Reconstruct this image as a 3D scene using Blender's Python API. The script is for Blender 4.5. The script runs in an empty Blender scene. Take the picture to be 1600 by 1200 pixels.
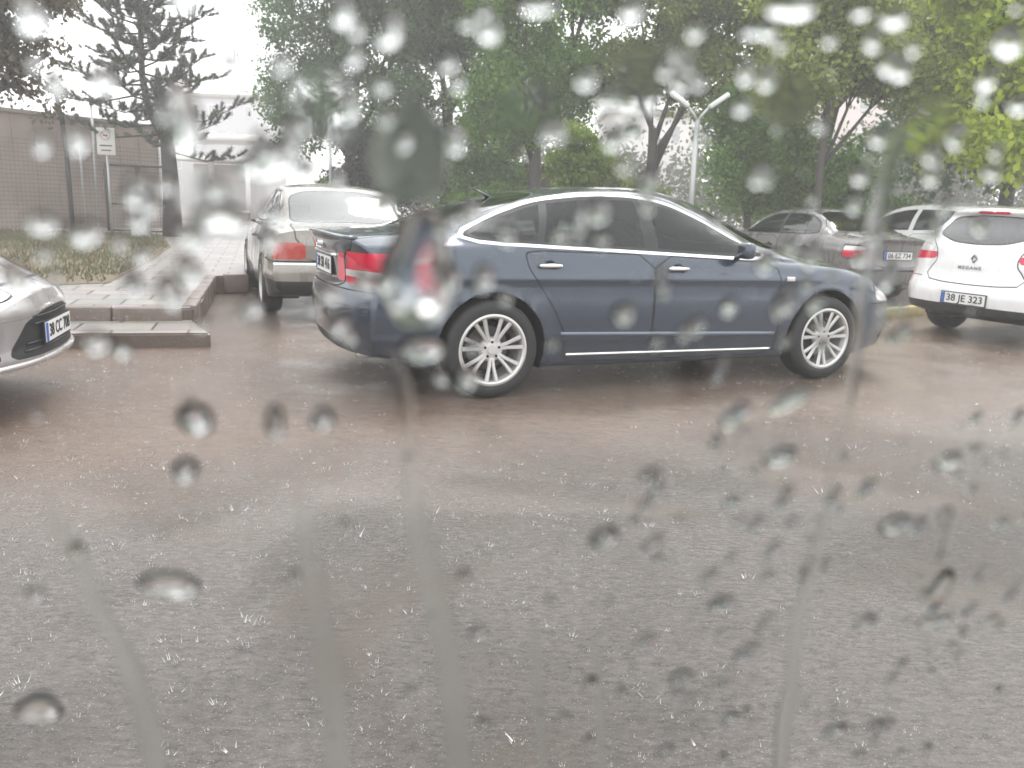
import bpy, bmesh, math, random
import numpy as np
from mathutils import Vector, Matrix
from mathutils.bvhtree import BVHTree

random.seed(7)
rng = np.random.default_rng(7)
R = math.radians
sc = bpy.context.scene
col = sc.collection

# ------------------------------------------------------------------ camera, sky, sun, exposure
CAM_H = 1.28
cam_d = bpy.data.cameras.new('camera')
cam = bpy.data.objects.new('camera', cam_d)
col.objects.link(cam)
cam_d.sensor_width = 36
cam_d.lens = 29.25
cam_d.clip_start = 0.01
cam_d.clip_end = 1500
cam_d.dof.use_dof = True
cam_d.dof.focus_distance = 2.05
cam_d.dof.aperture_fstop = 29.25 / 3.1
cam.matrix_world = (Matrix.Translation((0, 0, CAM_H)) @ Matrix.Rotation(R(90 - 12.2), 4, 'X')
                    @ Matrix.Rotation(R(2.24), 4, 'Z'))
sc.camera = cam

world = bpy.data.worlds.new('World')
sc.world = world
world.use_nodes = True
nt = world.node_tree
bg = nt.nodes['Background']
sky = nt.nodes.new('ShaderNodeTexSky')
sky.sky_type = 'NISHITA'
sky.sun_disc = False
SUN_EL, SUN_AZ = R(58), R(20)
sky.sun_elevation = SUN_EL
sky.sun_rotation = SUN_AZ
sky.dust_density = 4
hsv = nt.nodes.new('ShaderNodeHueSaturation')
hsv.inputs['Saturation'].default_value = 0.12
cloud = nt.nodes.new('ShaderNodeMix')
cloud.data_type = 'RGBA'
cloud.inputs[0].default_value = 0.72
cloud.inputs[7].default_value = (9.6, 9.8, 10.0, 1)
nt.links.new(sky.outputs[0], hsv.inputs['Color'])
nt.links.new(hsv.outputs[0], cloud.inputs[6])
nt.links.new(cloud.outputs[2], bg.inputs['Color'])
bg.inputs['Strength'].default_value = 0.12

sun_d = bpy.data.lights.new('sun', 'SUN')
sun_d.energy = 0.8
sun_d.angle = R(20)
sun_d.color = (1, 0.97, 0.93)
sun = bpy.data.objects.new('sun', sun_d)
col.objects.link(sun)
sun.rotation_euler = (R(90) - SUN_EL, 0, R(180) - SUN_AZ)

sc.view_settings.view_transform = 'Standard'
sc.view_settings.look = 'None'
sc.view_settings.gamma = 1
sc.view_settings.exposure = 1.35
sc.cycles.use_denoising = True
sc.cycles.max_bounces = 12
sc.cycles.transmission_bounces = 10
sc.cycles.transparent_max_bounces = 16
sc.cycles.volume_bounces = 2
sc.cycles.caustics_refractive = False
sc.cycles.caustics_reflective = False


# ------------------------------------------------------------------ materials
def lin(c):
    return tuple(((x / 12.92) if x <= 0.04045 else ((x + 0.055) / 1.055) ** 2.4) for x in c)


def mat(name, color=(.5, .5, .5), rough=.5, metal=0.0, spec=.5, coat=0.0, noise=0.0, nscale=8.0, bump=0.0, bscale=40.0, two_sided=None):
    m = bpy.data.materials.new(name)
    m.use_nodes = True
    n, l = m.node_tree.nodes, m.node_tree.links
    b = n['Principled BSDF']
    b.inputs['Base Color'].default_value = (*color, 1)
    b.inputs['Roughness'].default_value = rough
    b.inputs['Metallic'].default_value = metal
    b.inputs['Specular IOR Level'].default_value = spec
    b.inputs['Coat Weight'].default_value = coat
    b.inputs['Coat Roughness'].default_value = 0.05
    tc = n.new('ShaderNodeTexCoord')
    src = None
    if noise > 0:
        t = n.new('ShaderNodeTexNoise')
        t.inputs['Scale'].default_value = nscale
        t.inputs['Detail'].default_value = 5
        l.new(tc.outputs['Object'], t.inputs['Vector'])
        mx = n.new('ShaderNodeMix')
        mx.data_type = 'RGBA'
        mx.inputs[6].default_value = (*[c * (1 - noise) for c in color], 1)
        mx.inputs[7].default_value = (*[min(1, c * (1 + noise)) for c in color], 1)
        l.new(t.outputs['Fac'], mx.inputs[0])
        l.new(mx.outputs[2], b.inputs['Base Color'])
        src = mx.outputs[2]
    if bump > 0:
        t2 = n.new('ShaderNodeTexNoise')
        t2.inputs['Scale'].default_value = bscale
        t2.inputs['Detail'].default_value = 4
        l.new(tc.outputs['Object'], t2.inputs['Vector'])
        bp = n.new('ShaderNodeBump')
        bp.inputs['Strength'].default_value = bump
        bp.inputs['Distance'].default_value = 0.01
        l.new(t2.outputs['Fac'], bp.inputs['Height'])
        l.new(bp.outputs[0], b.inputs['Normal'])
    if two_sided is not None:      # the inner side of a body shell is trimmed in dark lining
        g = n.new('ShaderNodeNewGeometry')
        d = n.new('ShaderNodeBsdfDiffuse')
        d.inputs['Color'].default_value = (*two_sided, 1)
        ms = n.new('ShaderNodeMixShader')
        l.new(g.outputs['Backfacing'], ms.inputs[0])
        l.new(b.outputs[0], ms.inputs[1])
        l.new(d.outputs[0], ms.inputs[2])
        l.new(ms.outputs[0], n['Material Output'].inputs['Surface'])
    return m


def glass_mat(name, tint, gloss=0.9, base=.03):
    m = bpy.data.materials.new(name)
    m.use_nodes = True
    n, l = m.node_tree.nodes, m.node_tree.links
    n.remove(n['Principled BSDF'])
    t = n.new('ShaderNodeBsdfTransparent')
    t.inputs['Color'].default_value = (*tint, 1)
    g = n.new('ShaderNodeBsdfGlossy')
    g.inputs['Roughness'].default_value = 0.04
    g.inputs['Color'].default_value = (gloss, gloss, gloss, 1)
    f = n.new('ShaderNodeFresnel')
    f.inputs['IOR'].default_value = 1.55
    mr = n.new('ShaderNodeMath')
    mr.operation = 'MULTIPLY_ADD'
    mr.inputs[1].default_value = 1.2
    mr.inputs[2].default_value = base
    ms = n.new('ShaderNodeMixShader')
    l.new(f.outputs[0], mr.inputs[0])
    l.new(mr.outputs[0], ms.inputs[0])
    l.new(t.outputs[0], ms.inputs[1])
    l.new(g.outputs[0], ms.inputs[2])
    l.new(ms.outputs[0], n['Material Output'].inputs['Surface'])
    return m


def water_mat(name, rough=0.0, tint=(.99, 1, .995)):
    m = bpy.data.materials.new(name)
    m.use_nodes = True
    n, l = m.node_tree.nodes, m.node_tree.links
    n.remove(n['Principled BSDF'])
    g = n.new('ShaderNodeBsdfRefraction')
    g.inputs['IOR'].default_value = 1.33
    g.inputs['Roughness'].default_value = rough
    g.inputs['Color'].default_value = (*tint, 1)
    l.new(g.outputs[0], n['Material Output'].inputs['Surface'])
    return m


def leaf_mat(name, c1, c2, transl=0.35):
    m = bpy.data.materials.new(name)
    m.use_nodes = True
    n, l = m.node_tree.nodes, m.node_tree.links
    b = n['Principled BSDF']
    b.inputs['Roughness'].default_value = 0.45
    at = n.new('ShaderNodeAttribute')
    at.attribute_name = 'rnd'
    mx = n.new('ShaderNodeMix')
    mx.data_type = 'RGBA'
    mx.inputs[6].default_value = (*c1, 1)
    mx.inputs[7].default_value = (*c2, 1)
    l.new(at.outputs['Fac'], mx.inputs[0])
    l.new(mx.outputs[2], b.inputs['Base Color'])
    tr = n.new('ShaderNodeBsdfTranslucent')
    l.new(mx.outputs[2], tr.inputs['Color'])
    ms = n.new('ShaderNodeMixShader')
    ms.inputs[0].default_value = transl
    l.new(b.outputs[0], ms.inputs[1])
    l.new(tr.outputs[0], ms.inputs[2])
    l.new(ms.outputs[0], n['Material Output'].inputs['Surface'])
    return m


M = {}
M['black'] = mat('black_plastic', (.018, .018, .019), .5)
M['seam'] = mat('panel_gap', (.008, .008, .008), .8)
M['rubber'] = mat('rubber', (.022, .022, .022), .7, noise=.3, nscale=30, bump=.3, bscale=60)
M['chrome'] = mat('chrome', (.80, .80, .79), .12, 1.0)
M['alloy'] = mat('alloy_rim', (.58, .57, .55), .38, .55)
M['liner'] = mat('arch_liner', (.012, .012, .012), .9)
M['red'] = mat('red_lens', (.58, .008, .045), .12, coat=.6)
M['reddark'] = mat('dark_red_lens', (.36, .02, .04), .15, coat=.5)
M['clearlens'] = mat('clear_lens', (.62, .60, .58), .12, .2, coat=.6)
M['seat'] = mat('seat_fabric', (.10, .10, .10), .9, noise=.2)
M['seatgrey'] = mat('seat_grey_fabric', (.26, .25, .24), .9, noise=.2)
M['dark_glass'] = glass_mat('tinted_glass', (.34, .37, .355), .50)
M['front_glass'] = glass_mat('green_glass', (.62, .84, .74), .5, .02)
M['glass'] = glass_mat('clear_car_glass', (.66, .73, .70))
M['wet_glass'] = glass_mat('rain_sheeted_glass', (.50, .56, .54), .85, .13)
M['white'] = mat('plate_white', (.75, .75, .74), .4)
M['blue'] = mat('plate_blue', (.02, .10, .42), .4)
M['ink'] = mat('plate_ink', (.02, .02, .02), .5)


def paint(name, c, metal=.0, rough=.28, inner=(.03, .03, .03)):
    m = mat(name, c, rough, metal, .5, coat=1.0, bump=.16, bscale=70, two_sided=inner)
    n, l = m.node_tree.nodes, m.node_tree.links       # water film and road film: uneven gloss
    t = n.new('ShaderNodeTexNoise'); t.inputs['Scale'].default_value = 5; t.inputs['Detail'].default_value = 6
    tc = n.new('ShaderNodeTexCoord'); mp = n.new('ShaderNodeMapping'); mp.inputs['Scale'].default_value = (1.6, 1.6, .5)
    l.new(tc.outputs['Object'], mp.inputs[0]); l.new(mp.outputs[0], t.inputs['Vector'])
    r = n.new('ShaderNodeMapRange'); r.inputs[1].default_value = .35; r.inputs[2].default_value = .65
    r.inputs[3].default_value = rough * .6; r.inputs[4].default_value = rough * 1.7
    l.new(t.outputs['Fac'], r.inputs[0]); l.new(r.outputs[0], n['Principled BSDF'].inputs['Roughness'])
    r2 = n.new('ShaderNodeMapRange'); r2.inputs[1].default_value = .4; r2.inputs[2].default_value = .65
    r2.inputs[3].default_value = .02; r2.inputs[4].default_value = .22
    l.new(t.outputs['Fac'], r2.inputs[0]); l.new(r2.outputs[0], n['Principled BSDF'].inputs['Coat Roughness'])
    return m


# ------------------------------------------------------------------ mesh helpers
def finish(me, smooth):
    if smooth and len(me.polygons):
        me.polygons.foreach_set('use_smooth', [True] * len(me.polygons))
    me.update()
    return me


def obj(name, me, mats, parent=None, loc=None):
    o = bpy.data.objects.new(name, me)
    for m in (mats if isinstance(mats, (list, tuple)) else [mats]):
        me.materials.append(m)
    col.objects.link(o)
    if parent is not None:
        o.parent = parent
    if loc is not None:
        o.location = loc
    return o


def tag(o, label=None, cat=None, group=None, kind=None):
    if label: o['label'] = label
    if cat: o['category'] = cat
    if group: o['group'] = group
    if kind: o['kind'] = kind
    return o


def empty(name, loc=(0, 0, 0), rz=0.0):
    o = bpy.data.objects.new(name, None)
    o.empty_display_size = .2
    col.objects.link(o)
    o.location = loc
    o.rotation_euler = (0, 0, rz)
    return o


class MB:
    def __init__(s):
        s.v, s.f, s.m = [], [], []

    def add(s, vs, fs, m=0):
        k = len(s.v)
        s.v += [tuple(map(float, v)) for v in vs]
        s.f += [tuple(i + k for i in f) for f in fs]
        s.m += [m] * len(fs)

    def box(s, c, d, rot=None, m=0, taper=1.0):
        hx, hy, hz = d[0] / 2, d[1] / 2, d[2] / 2
        vs = []
        for z in (-1, 1):
            t = taper if z > 0 else 1
            for x, y in ((-1, -1), (1, -1), (1, 1), (-1, 1)):
                vs.append(Vector((x * hx * t, y * hy * t, z * hz)))
        if rot is not None:
            vs = [rot @ v for v in vs]
        vs = [v + Vector(c) for v in vs]
        s.add(vs, [(3, 2, 1, 0), (4, 5, 6, 7), (0, 1, 5, 4), (1, 2, 6, 5), (2, 3, 7, 6), (3, 0, 4, 7)], m)

    def tube(s, pts, rad, n=10, m=0, flat=1.0, up=None):
        pts = [Vector(p) for p in pts]
        if not isinstance(rad, (list, tuple)): rad = [rad] * len(pts)
        vs = []
        for i, p in enumerate(pts):
            a = pts[max(0, i - 1)]; b = pts[min(len(pts) - 1, i + 1)]
            t = (b - a).normalized()
            u = Vector(up) if up else (Vector((0, 0, 1)) if abs(t.z) < .9 else Vector((1, 0, 0)))
            e1 = t.cross(u).normalized(); e2 = e1.cross(t)
            for k in range(n):
                an = 2 * math.pi * k / n
                vs.append(p + e1 * math.cos(an) * rad[i] + e2 * math.sin(an) * rad[i] * flat)
        fs = []
        for i in range(len(pts) - 1):
            for k in range(n):
                a = i * n + k; b = i * n + (k + 1) % n
                fs.append((a, b, b + n, a + n))
        fs.append(tuple(range(n - 1, -1, -1)))
        fs.append(tuple((len(pts) - 1) * n + k for k in range(n)))
        s.add(vs, fs, m)

    def lathe(s, prof, n=48, c=(0, 0, 0), m=0):
        # profile of (radius, y), axis along local y through c
        vs, fs = [], []
        for r, y in prof:
            for k in range(n):
                a = 2 * math.pi * k / n
                vs.append((c[0] + r * math.cos(a), c[1] + y, c[2] + r * math.sin(a)))
        for i in range(len(prof) - 1):
            for k in range(n):
                a = i * n + k; b = i * n + (k + 1) % n
                fs.append((a, a + n, b + n, b))
        s.add(vs, fs, m)

    def mesh(s, name, smooth=False, fix=True):
        me = bpy.data.meshes.new(name)
        me.from_pydata(s.v, [], s.f)
        if any(s.m): me.polygons.foreach_set('material_index', s.m)
        if fix:
            bm = bmesh.new(); bm.from_mesh(me)
            bmesh.ops.recalc_face_normals(bm, faces=bm.faces)
            bm.to_mesh(me); bm.free()
        return finish(me, smooth)


def bevel_box(c, d, r=.02, seg=3, rot=None):
    bm = bmesh.new()
    bmesh.ops.create_cube(bm, size=1)
    bmesh.ops.scale(bm, vec=d, verts=bm.verts)
    bmesh.ops.bevel(bm, geom=list(bm.edges), offset=r, segments=seg, affect='EDGES', profile=.5)
    if rot is not None: bmesh.ops.transform(bm, matrix=rot.to_4x4(), verts=bm.verts)
    bmesh.ops.translate(bm, vec=c, verts=bm.verts)
    me = bpy.data.meshes.new('m'); bm.to_mesh(me); bm.free()
    return finish(me, True)


def interp(tab):
    """monotone cubic through (x, y) pairs"""
    x = np.array([t[0] for t in tab], float); y = np.array([t[1] for t in tab], float)
    h = np.diff(x); d = np.diff(y) / h
    m = np.zeros(len(x))
    m[0], m[-1] = d[0], d[-1]
    for i in range(1, len(x) - 1):
        if d[i - 1] * d[i] > 0:
            w1, w2 = 2 * h[i] + h[i - 1], h[i] + 2 * h[i - 1]
            m[i] = (w1 + w2) / (w1 / d[i - 1] + w2 / d[i])

    def f(q):
        q = np.clip(np.asarray(q, float), x[0], x[-1])
        i = np.clip(np.searchsorted(x, q) - 1, 0, len(h) - 1)
        t = (q - x[i]) / h[i]
        return ((1 + 2 * t) * (1 - t) ** 2 * y[i] + t * (1 - t) ** 2 * h[i] * m[i]
                + t * t * (3 - 2 * t) * y[i + 1] + t * t * (t - 1) * h[i] * m[i + 1])
    return f


def chaikin(poly, n=2, q=.22):
    for _ in range(n):
        out = []
        for i in range(len(poly)):
            a, b = poly[i], poly[(i + 1) % len(poly)]
            out.append((a[0] + (b[0] - a[0]) * q, a[1] + (b[1] - a[1]) * q))
            out.append((b[0] + (a[0] - b[0]) * q, b[1] + (a[1] - b[1]) * q))
        poly = out
    return poly


def sdpoly(P, poly):
    """signed distance (negative inside) of points P (n,2) to a polygon"""
    poly = np.array(poly, float)
    d = np.full(len(P), 1e9); s = np.ones(len(P))
    j = len(poly) - 1
    for i in range(len(poly)):
        a, b = poly[i], poly[j]
        e = b - a; w = P - a
        t = np.clip((w @ e) / (e @ e), 0, 1)
        q = w - t[:, None] * e
        d = np.minimum(d, (q ** 2).sum(1))
        c1 = P[:, 1] >= a[1]; c2 = P[:, 1] < b[1]; c3 = e[0] * w[:, 1] > e[1] * w[:, 0]
        flip = (c1 & c2 & c3) | (~c1 & ~c2 & ~c3)
        s = np.where(flip, -s, s)
        j = i
    return s * np.sqrt(d)


class Surf:
    """polygons on one lofted surface, divided into numbered regions by level sets"""
    def __init__(s, V, F):
        s.V = np.array(V, float); s.F = [tuple(f) for f in F]; s.Rg = [0] * len(s.F)

    def cut(s, f, new, only=(0,)):
        """faces where f < 0 (of regions in only) become region new"""
        val = f(s.V)
        val = np.where(np.abs(val) < 1e-6, 1e-6, val)
        only = set(only)
        nV = list(map(tuple, s.V)); cache = {}
        F, Rg = [], []
        neg = val < 0
        for face, r in zip(s.F, s.Rg):
            if r not in only:
                F.append(face); Rg.append(r); continue
            k = sum(1 for i in face if neg[i])
            if k == 0: F.append(face); Rg.append(r); continue
            if k == len(face): F.append(face); Rg.append(new); continue
            ins, outs = [], []
            n = len(face)
            for a in range(n):
                i, j = face[a], face[(a + 1) % n]
                (ins if neg[i] else outs).append(i)
                if neg[i] != neg[j]:
                    key = (min(i, j), max(i, j))
                    q = cache.get(key)
                    if q is None:
                        t = val[key[0]] / (val[key[0]] - val[key[1]])
                        p0, p1 = s.V[key[0]], s.V[key[1]]
                        nV.append(tuple(p0 + (p1 - p0) * t)); q = len(nV) - 1; cache[key] = q
                    ins.append(q); outs.append(q)
            if len(ins) >= 3: F.append(tuple(ins)); Rg.append(new)
            if len(outs) >= 3: F.append(tuple(outs)); Rg.append(r)
        s.V = np.array(nV); s.F, s.Rg = F, Rg

    def bvh(s):
        return BVHTree.FromPolygons([Vector(v) for v in s.V], s.F)

    def part(s, name, regions, smooth=True, side=0, off=0.0, cond=None):
        """mesh of the given regions (list); material index = place in the list"""
        idx = {}; vs = []; fs = []; mi = []
        for face, r in zip(s.F, s.Rg):
            if r in regions:
                c = s.V[list(face)].mean(0)
                if side and c[1] * side < 0: continue
                if cond and not cond(c): continue
                g = []
                for i in face:
                    if i not in idx:
                        idx[i] = len(vs); vs.append(tuple(s.V[i]))
                    if not g or g[-1] != idx[i]: g.append(idx[i])
                fs.append(tuple(g)); mi.append(regions.index(r))
        me = bpy.data.meshes.new(name)
        me.from_pydata(vs, [], fs)
        if fs: me.polygons.foreach_set('material_index', mi)
        if off:
            me.update()
            no = np.zeros(len(vs) * 3); me.vertices.foreach_get('normal', no)
            co = np.zeros(len(vs) * 3); me.vertices.foreach_get('co', co)
            me.vertices.foreach_set('co', co + no * off)
        return finish(me, smooth)


def text_mesh(s, size, depth=.002, bold=.0, spacing=1.0):
    cu = bpy.data.curves.new('txt', 'FONT')
    cu.body = s; cu.size = size; cu.extrude = depth; cu.align_x = 'CENTER'; cu.align_y = 'CENTER'
    cu.offset = bold; cu.space_character = spacing; cu.resolution_u = 3
    o = bpy.data.objects.new('txt', cu); col.objects.link(o)
    dg = bpy.context.evaluated_depsgraph_get()
    me = bpy.data.meshes.new_from_object(o.evaluated_get(dg))
    bpy.data.objects.remove(o)
    return me


# ------------------------------------------------------------------ car builder
def section(p):
    """half cross-section from bottom centre to top centre; p: dict of values"""
    A = np.array([p['w'] - p['tuck'], p['zb']]); B = np.array([p['w'], p['zm']])
    Cc = np.array([p['ws'], p['zs']]); D = np.array([p['wr'], p['zr']]); zt = max(p['zt'], p['zr'] + .003)
    k = p.get('crown', 2.2)
    cr = lambda y: zt - (zt - D[1]) * (np.maximum(y, 0) / D[0]) ** k

    def fil(a, c, b, r, n):
        u = a - c; v = b - c
        lu, lv = np.linalg.norm(u), np.linalg.norm(v)
        ra = min(r, .45 * lu); rb = min(r, .45 * lv)
        q0, q1 = c + u / lu * ra, c + v / lv * rb
        t = np.linspace(0, 1, n)[:, None]
        return (1 - t) ** 2 * q0 + 2 * t * (1 - t) * c + t * t * q1

    def seg(a, b, n, bulge=0):
        t = np.linspace(0, 1, n + 2)[1:-1][:, None]
        q = a + (b - a) * t
        d = b - a; nn = np.array([d[1], -d[0]]) / (np.linalg.norm(d) + 1e-9)
        return q + nn * bulge * np.sin(np.pi * t)
    pts = [np.array([[0, p['zb']]])]
    f1 = fil(np.array([0, p['zb']]), A, B, .04, 4)
    f2 = fil(A, B, Cc, .16, 5)
    f3 = fil(B, Cc, D, p['rs'], 7)
    yd = D[0] * .86
    f4 = fil(Cc, D, np.array([yd, float(cr(yd))]), p['rr'], 6)
    pts += [seg(pts[0][0], f1[0], 3), f1, seg(f1[-1], f2[0], 5), f2, seg(f2[-1], f3[0], 9, .008), f3,
            seg(f3[-1], f4[0], 10, p['tb']), f4]
    y0 = f4[-1][0]
    ys = np.linspace(y0, 0, 11)[1:]
    zc = cr(ys)
    # pull the crown to meet the end of the fillet
    dz = f4[-1][1] - cr(y0)
    zc = zc + dz * (ys / y0) ** 4
    pts.append(np.c_[ys, zc])
    return np.vstack(pts)


SEC_A = 1 + 3      # index where the bottom corner fillet starts


def loft(sp):
    g = {k: interp(sp[k]) for k in ('zt', 'zr', 'zs', 'zb', 'w', 'ws', 'wr')}
    xr, xf = sp['xr'], sp['xf']
    n = sp.get('nx', 150)
    t = np.linspace(0, 1, n)
    xs = np.interp(t, [0, .12, .88, 1], [0, .06, .94, 1]) * (xf - xr) + xr
    secs = []
    for x in xs:
        p = {k: float(f(x)) for k, f in g.items()}
        p.update(tuck=sp.get('tuck', .07), zm=min(sp.get('zm', .6), p['zs'] - .09), rs=sp.get('rs', .07), rr=sp.get('rr', .06), tb=sp.get('tb', .012))
        h = p['zt'] - p['zs']
        if h < .2: p['tb'] *= 0
        secs.append(section(p))
    secs = np.array(secs)                  # n, m, 2
    m = secs.shape[1]
    # full ring: right side (y<0) from bottom centre up to top centre, then left side down
    V = []; F = []
    ring = 2 * m - 2
    for i, x in enumerate(xs):
        for j in range(m): V.append((x, -secs[i, j, 0], secs[i, j, 1]))
        for j in range(m - 2, 0, -1): V.append((x, secs[i, j, 0], secs[i, j, 1]))
    for i in range(n - 1):
        for j in range(ring):
            a = i * ring + j; b = i * ring + (j + 1) % ring
            F.append((a, a + ring, b + ring, b))
    K = 26
    for end in (0, n - 1):
        rows = []
        for j in range(SEC_A, m):
            y, z = secs[end, j]
            L = end * ring + j; Rr = end * ring + (ring - j) if j < m - 1 else L
            if j == m - 1: rows.append([L] * (K + 1)); continue
            row = [L]
            for k in range(1, K):
                V.append((xs[end], -y + 2 * y * k / K, z)); row.append(len(V) - 1)
            row.append(Rr); rows.append(row)
        for r0, r1 in zip(rows, rows[1:]):
            for k in range(K):
                q = [r0[k], r0[k + 1], r1[k + 1], r1[k]]
                q2 = []
                for a in q:
                    if a not in q2: q2.append(a)
                if len(q2) >= 3: F.append(tuple(q2) if end else tuple(reversed(q2)))
    V = np.array(V)
    x, y, z = V[:, 0].copy(), V[:, 1].copy(), V[:, 2].copy()
    # ends: side profile and plan curvature
    for xe, sgn, key in ((xr, -1, 'rear'), (xf, 1, 'front')):
        prof, pl, pw, L = sp[key]
        pf = interp(prof)
        wgt = np.clip(1 - np.abs(x - xe) / L, 0, 1) ** 1.4
        V[:, 0] -= sgn * wgt * (pf(z) + pl * (np.abs(y) / .9) ** pw)
    # arch lips
    for ax in (0, sp['wb']):
        d = np.hypot(V[:, 0] - ax, V[:, 2] - sp['hub'])
        side = np.clip((np.abs(y) - .5) * 6, 0, 1)
        V[:, 1] += np.sign(y) * side * .012 * np.exp(-((d - sp['arch'] - .015) / .022) ** 2)
    # waist crease and lower door crease
    for cz, amp, wd in sp.get('crease', []):
        V[:, 1] += np.sign(y) * amp * np.exp(-((z - cz) / wd) ** 2) * (np.abs(y) > .6)
    return Surf(V, F)


XZ = lambda V: V[:, [0, 2]]
XY = lambda V: V[:, [0, 1]]
YZ = lambda V: np.c_[np.abs(V[:, 1]), V[:, 2]]
G_PAINT, G_GAP, G_CHROME, G_FRAME, G_GLASS, G_RWIN, G_WSCR, G_HOLE = range(8)
G_TAIL, G_TAIL2, G_TAILW, G_LID, G_HEAD, G_GRILLE, G_BLACK, G_BUMP = range(8, 16)
G_DOOR = 20


def make_car(name, label, cat, pos, heading, sp, group='cars parked in the wet lot', z0=0.0):
    rz = R(90 - heading)
    root = empty(name, (pos[0], pos[1], z0), rz)
    tag(root, label, cat, group)
    P = sp['paint']
    s = loft(sp)
    # wheel arches
    for ax in (0, sp['wb']):
        s.cut(lambda V, ax=ax: np.maximum(np.hypot(V[:, 0] - ax, V[:, 2] - sp['hub']) - sp['arch'], .5 - np.abs(V[:, 1])), G_HOLE)
    # window band on the sides
    if sp.get('dlo'):
        dlo = chaikin(sp['dlo'], 2, .18)
        up = lambda V: np.maximum(.25 - np.abs(V[:, 1]), .6 - V[:, 2])
        cw = sp.get('chrome_w', 0)
        if cw: s.cut(lambda V: np.maximum(sdpoly(XZ(V), dlo) - cw, up(V)), G_CHROME)
        s.cut(lambda V: np.maximum(sdpoly(XZ(V), dlo), up(V)), G_FRAME, (G_PAINT, G_CHROME))
        s.cut(lambda V: np.maximum(sdpoly(XZ(V), dlo) + sp.get('frame_w', .018), up(V)), G_GLASS, (G_FRAME,))
        for (px, pw, sl) in sp['pillars']:
            s.cut(lambda V: np.maximum(np.abs(V[:, 0] - px - sl * (V[:, 2] - 1.0)) - pw / 2, up(V)),
                  G_FRAME if not sp.get('pillar_paint') else G_PAINT, (G_GLASS, G_FRAME) if sp.get('pillar_paint') else (G_GLASS,))
    # screens
    def screen(poly, reg, proj, zmin, xlim, seal=.014):
        poly = chaikin(poly, 2, .15)
        lim = lambda V: np.maximum(zmin - V[:, 2], (V[:, 0] - xlim) * (1 if reg == G_RWIN else -1))
        s.cut(lambda V: np.maximum(sdpoly(proj(V), poly) - seal, lim(V)), G_FRAME)
        s.cut(lambda V: np.maximum(sdpoly(proj(V), poly), lim(V)), reg, (G_FRAME,))
    if sp.get('rwin'): screen(sp['rwin'][0], G_RWIN, XY if sp['rwin'][1] == 'xy' else (lambda V: V[:, [1, 2]]), sp.get('rz', .95), 1.2)
    if sp.get('wscr'): screen(sp['wscr'], G_WSCR, XY, sp.get('wz', .9), 1.0)
    # doors
    for i, dp in enumerate(sp.get('doors', [])):
        dpp = chaikin(dp, 1, .12)
        sd = lambda V: np.maximum(sdpoly(XZ(V), dpp), .3 - np.abs(V[:, 1]))
        s.cut(lambda V: sd(V) - .004, G_GAP, (G_PAINT,))
        s.cut(lambda V: sd(V) + .004, G_DOOR + i, (G_GAP,))
    # other regions: (region, fn, only)
    for reg, fn, only in sp.get('cuts', []):
        s.cut(fn, reg, only)
    bv = s.bvh()
    # painted shell and its lamps and panels
    me = s.part('body', [G_PAINT, G_GAP, G_FRAME, G_CHROME, G_BLACK, G_BUMP])
    obj('body', me, [P, M['seam'], M['black'], M['chrome'], M['black'], sp.get('bump_mat', P)], root)
    for side in (1, -1):
        for i in range(len(sp.get('doors', []))):
            me = s.part('door', [G_DOOR + i], side=side)
            d = obj('door', me, P, root)
            hx, hz = sp['handles'][i]
            h = bv.ray_cast(Vector((hx, side * 2, hz)), Vector((0, -side, 0)))[0]
            if h is not None:
                mb = MB()
                mb.tube([(hx - .09, h.y - side * .004, hz), (hx - .07, h.y + side * .028, hz + .002), (hx + .07, h.y + side * .028, hz + .002), (hx + .09, h.y - side * .004, hz)], [.008, .013, .013, .008], 8, 0, 1.1)
                mb.lathe([(.0, 0), (.045, 0), (.05, .002)], 16, (hx, h.y + (.001 if side > 0 else -.003), hz - .012), 1)
                obj('door_handle', mb.mesh('handle', True), [sp.get('handle_mat', M['chrome']), M['seam']], d)
        if sp.get('dlo'):
            cuts = sorted([p[0] for p in sp['pillars']])
            lo = -9
            for hi in cuts + [9]:
                me = s.part('side_window', [G_GLASS], side=side, cond=lambda c: lo < c[0] - next((p[2] for p in sp['pillars'] if p[0] in (lo, hi)), 0) * (c[2] - 1.0) <= hi)
                if len(me.polygons): obj('side_window', me, sp.get('side_glass', M['glass']) if not (lo > 1.0 and sp.get('fglass')) else sp['fglass'], root)
                lo = hi
        for reg_list, nm, mats_ in (([G_TAIL, G_TAIL2, G_TAILW], 'tail_light', [sp.get('tail_mat', M['red']), sp.get('tail2_mat', M['reddark']), M['clearlens']]), ([G_HEAD], 'headlight', [M['clearlens']])):
            me = s.part(nm, reg_list, side=side, off=.003)
            if len(me.polygons): obj(nm, me, mats_, root)
    for reg, nm, mm in ((G_RWIN, 'rear_window', sp.get('rglass', M['glass'])), (G_WSCR, 'windscreen', sp.get('fglass', M['glass'])), (G_LID, sp.get('lid_name', 'boot_lid'), P), (G_GRILLE, 'grille', M['black'])):
        me = s.part(nm, [reg])
        if len(me.polygons): obj(nm, me, mm, root)
    # wheel arch liners and wheels
    yw = sp['track']
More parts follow.
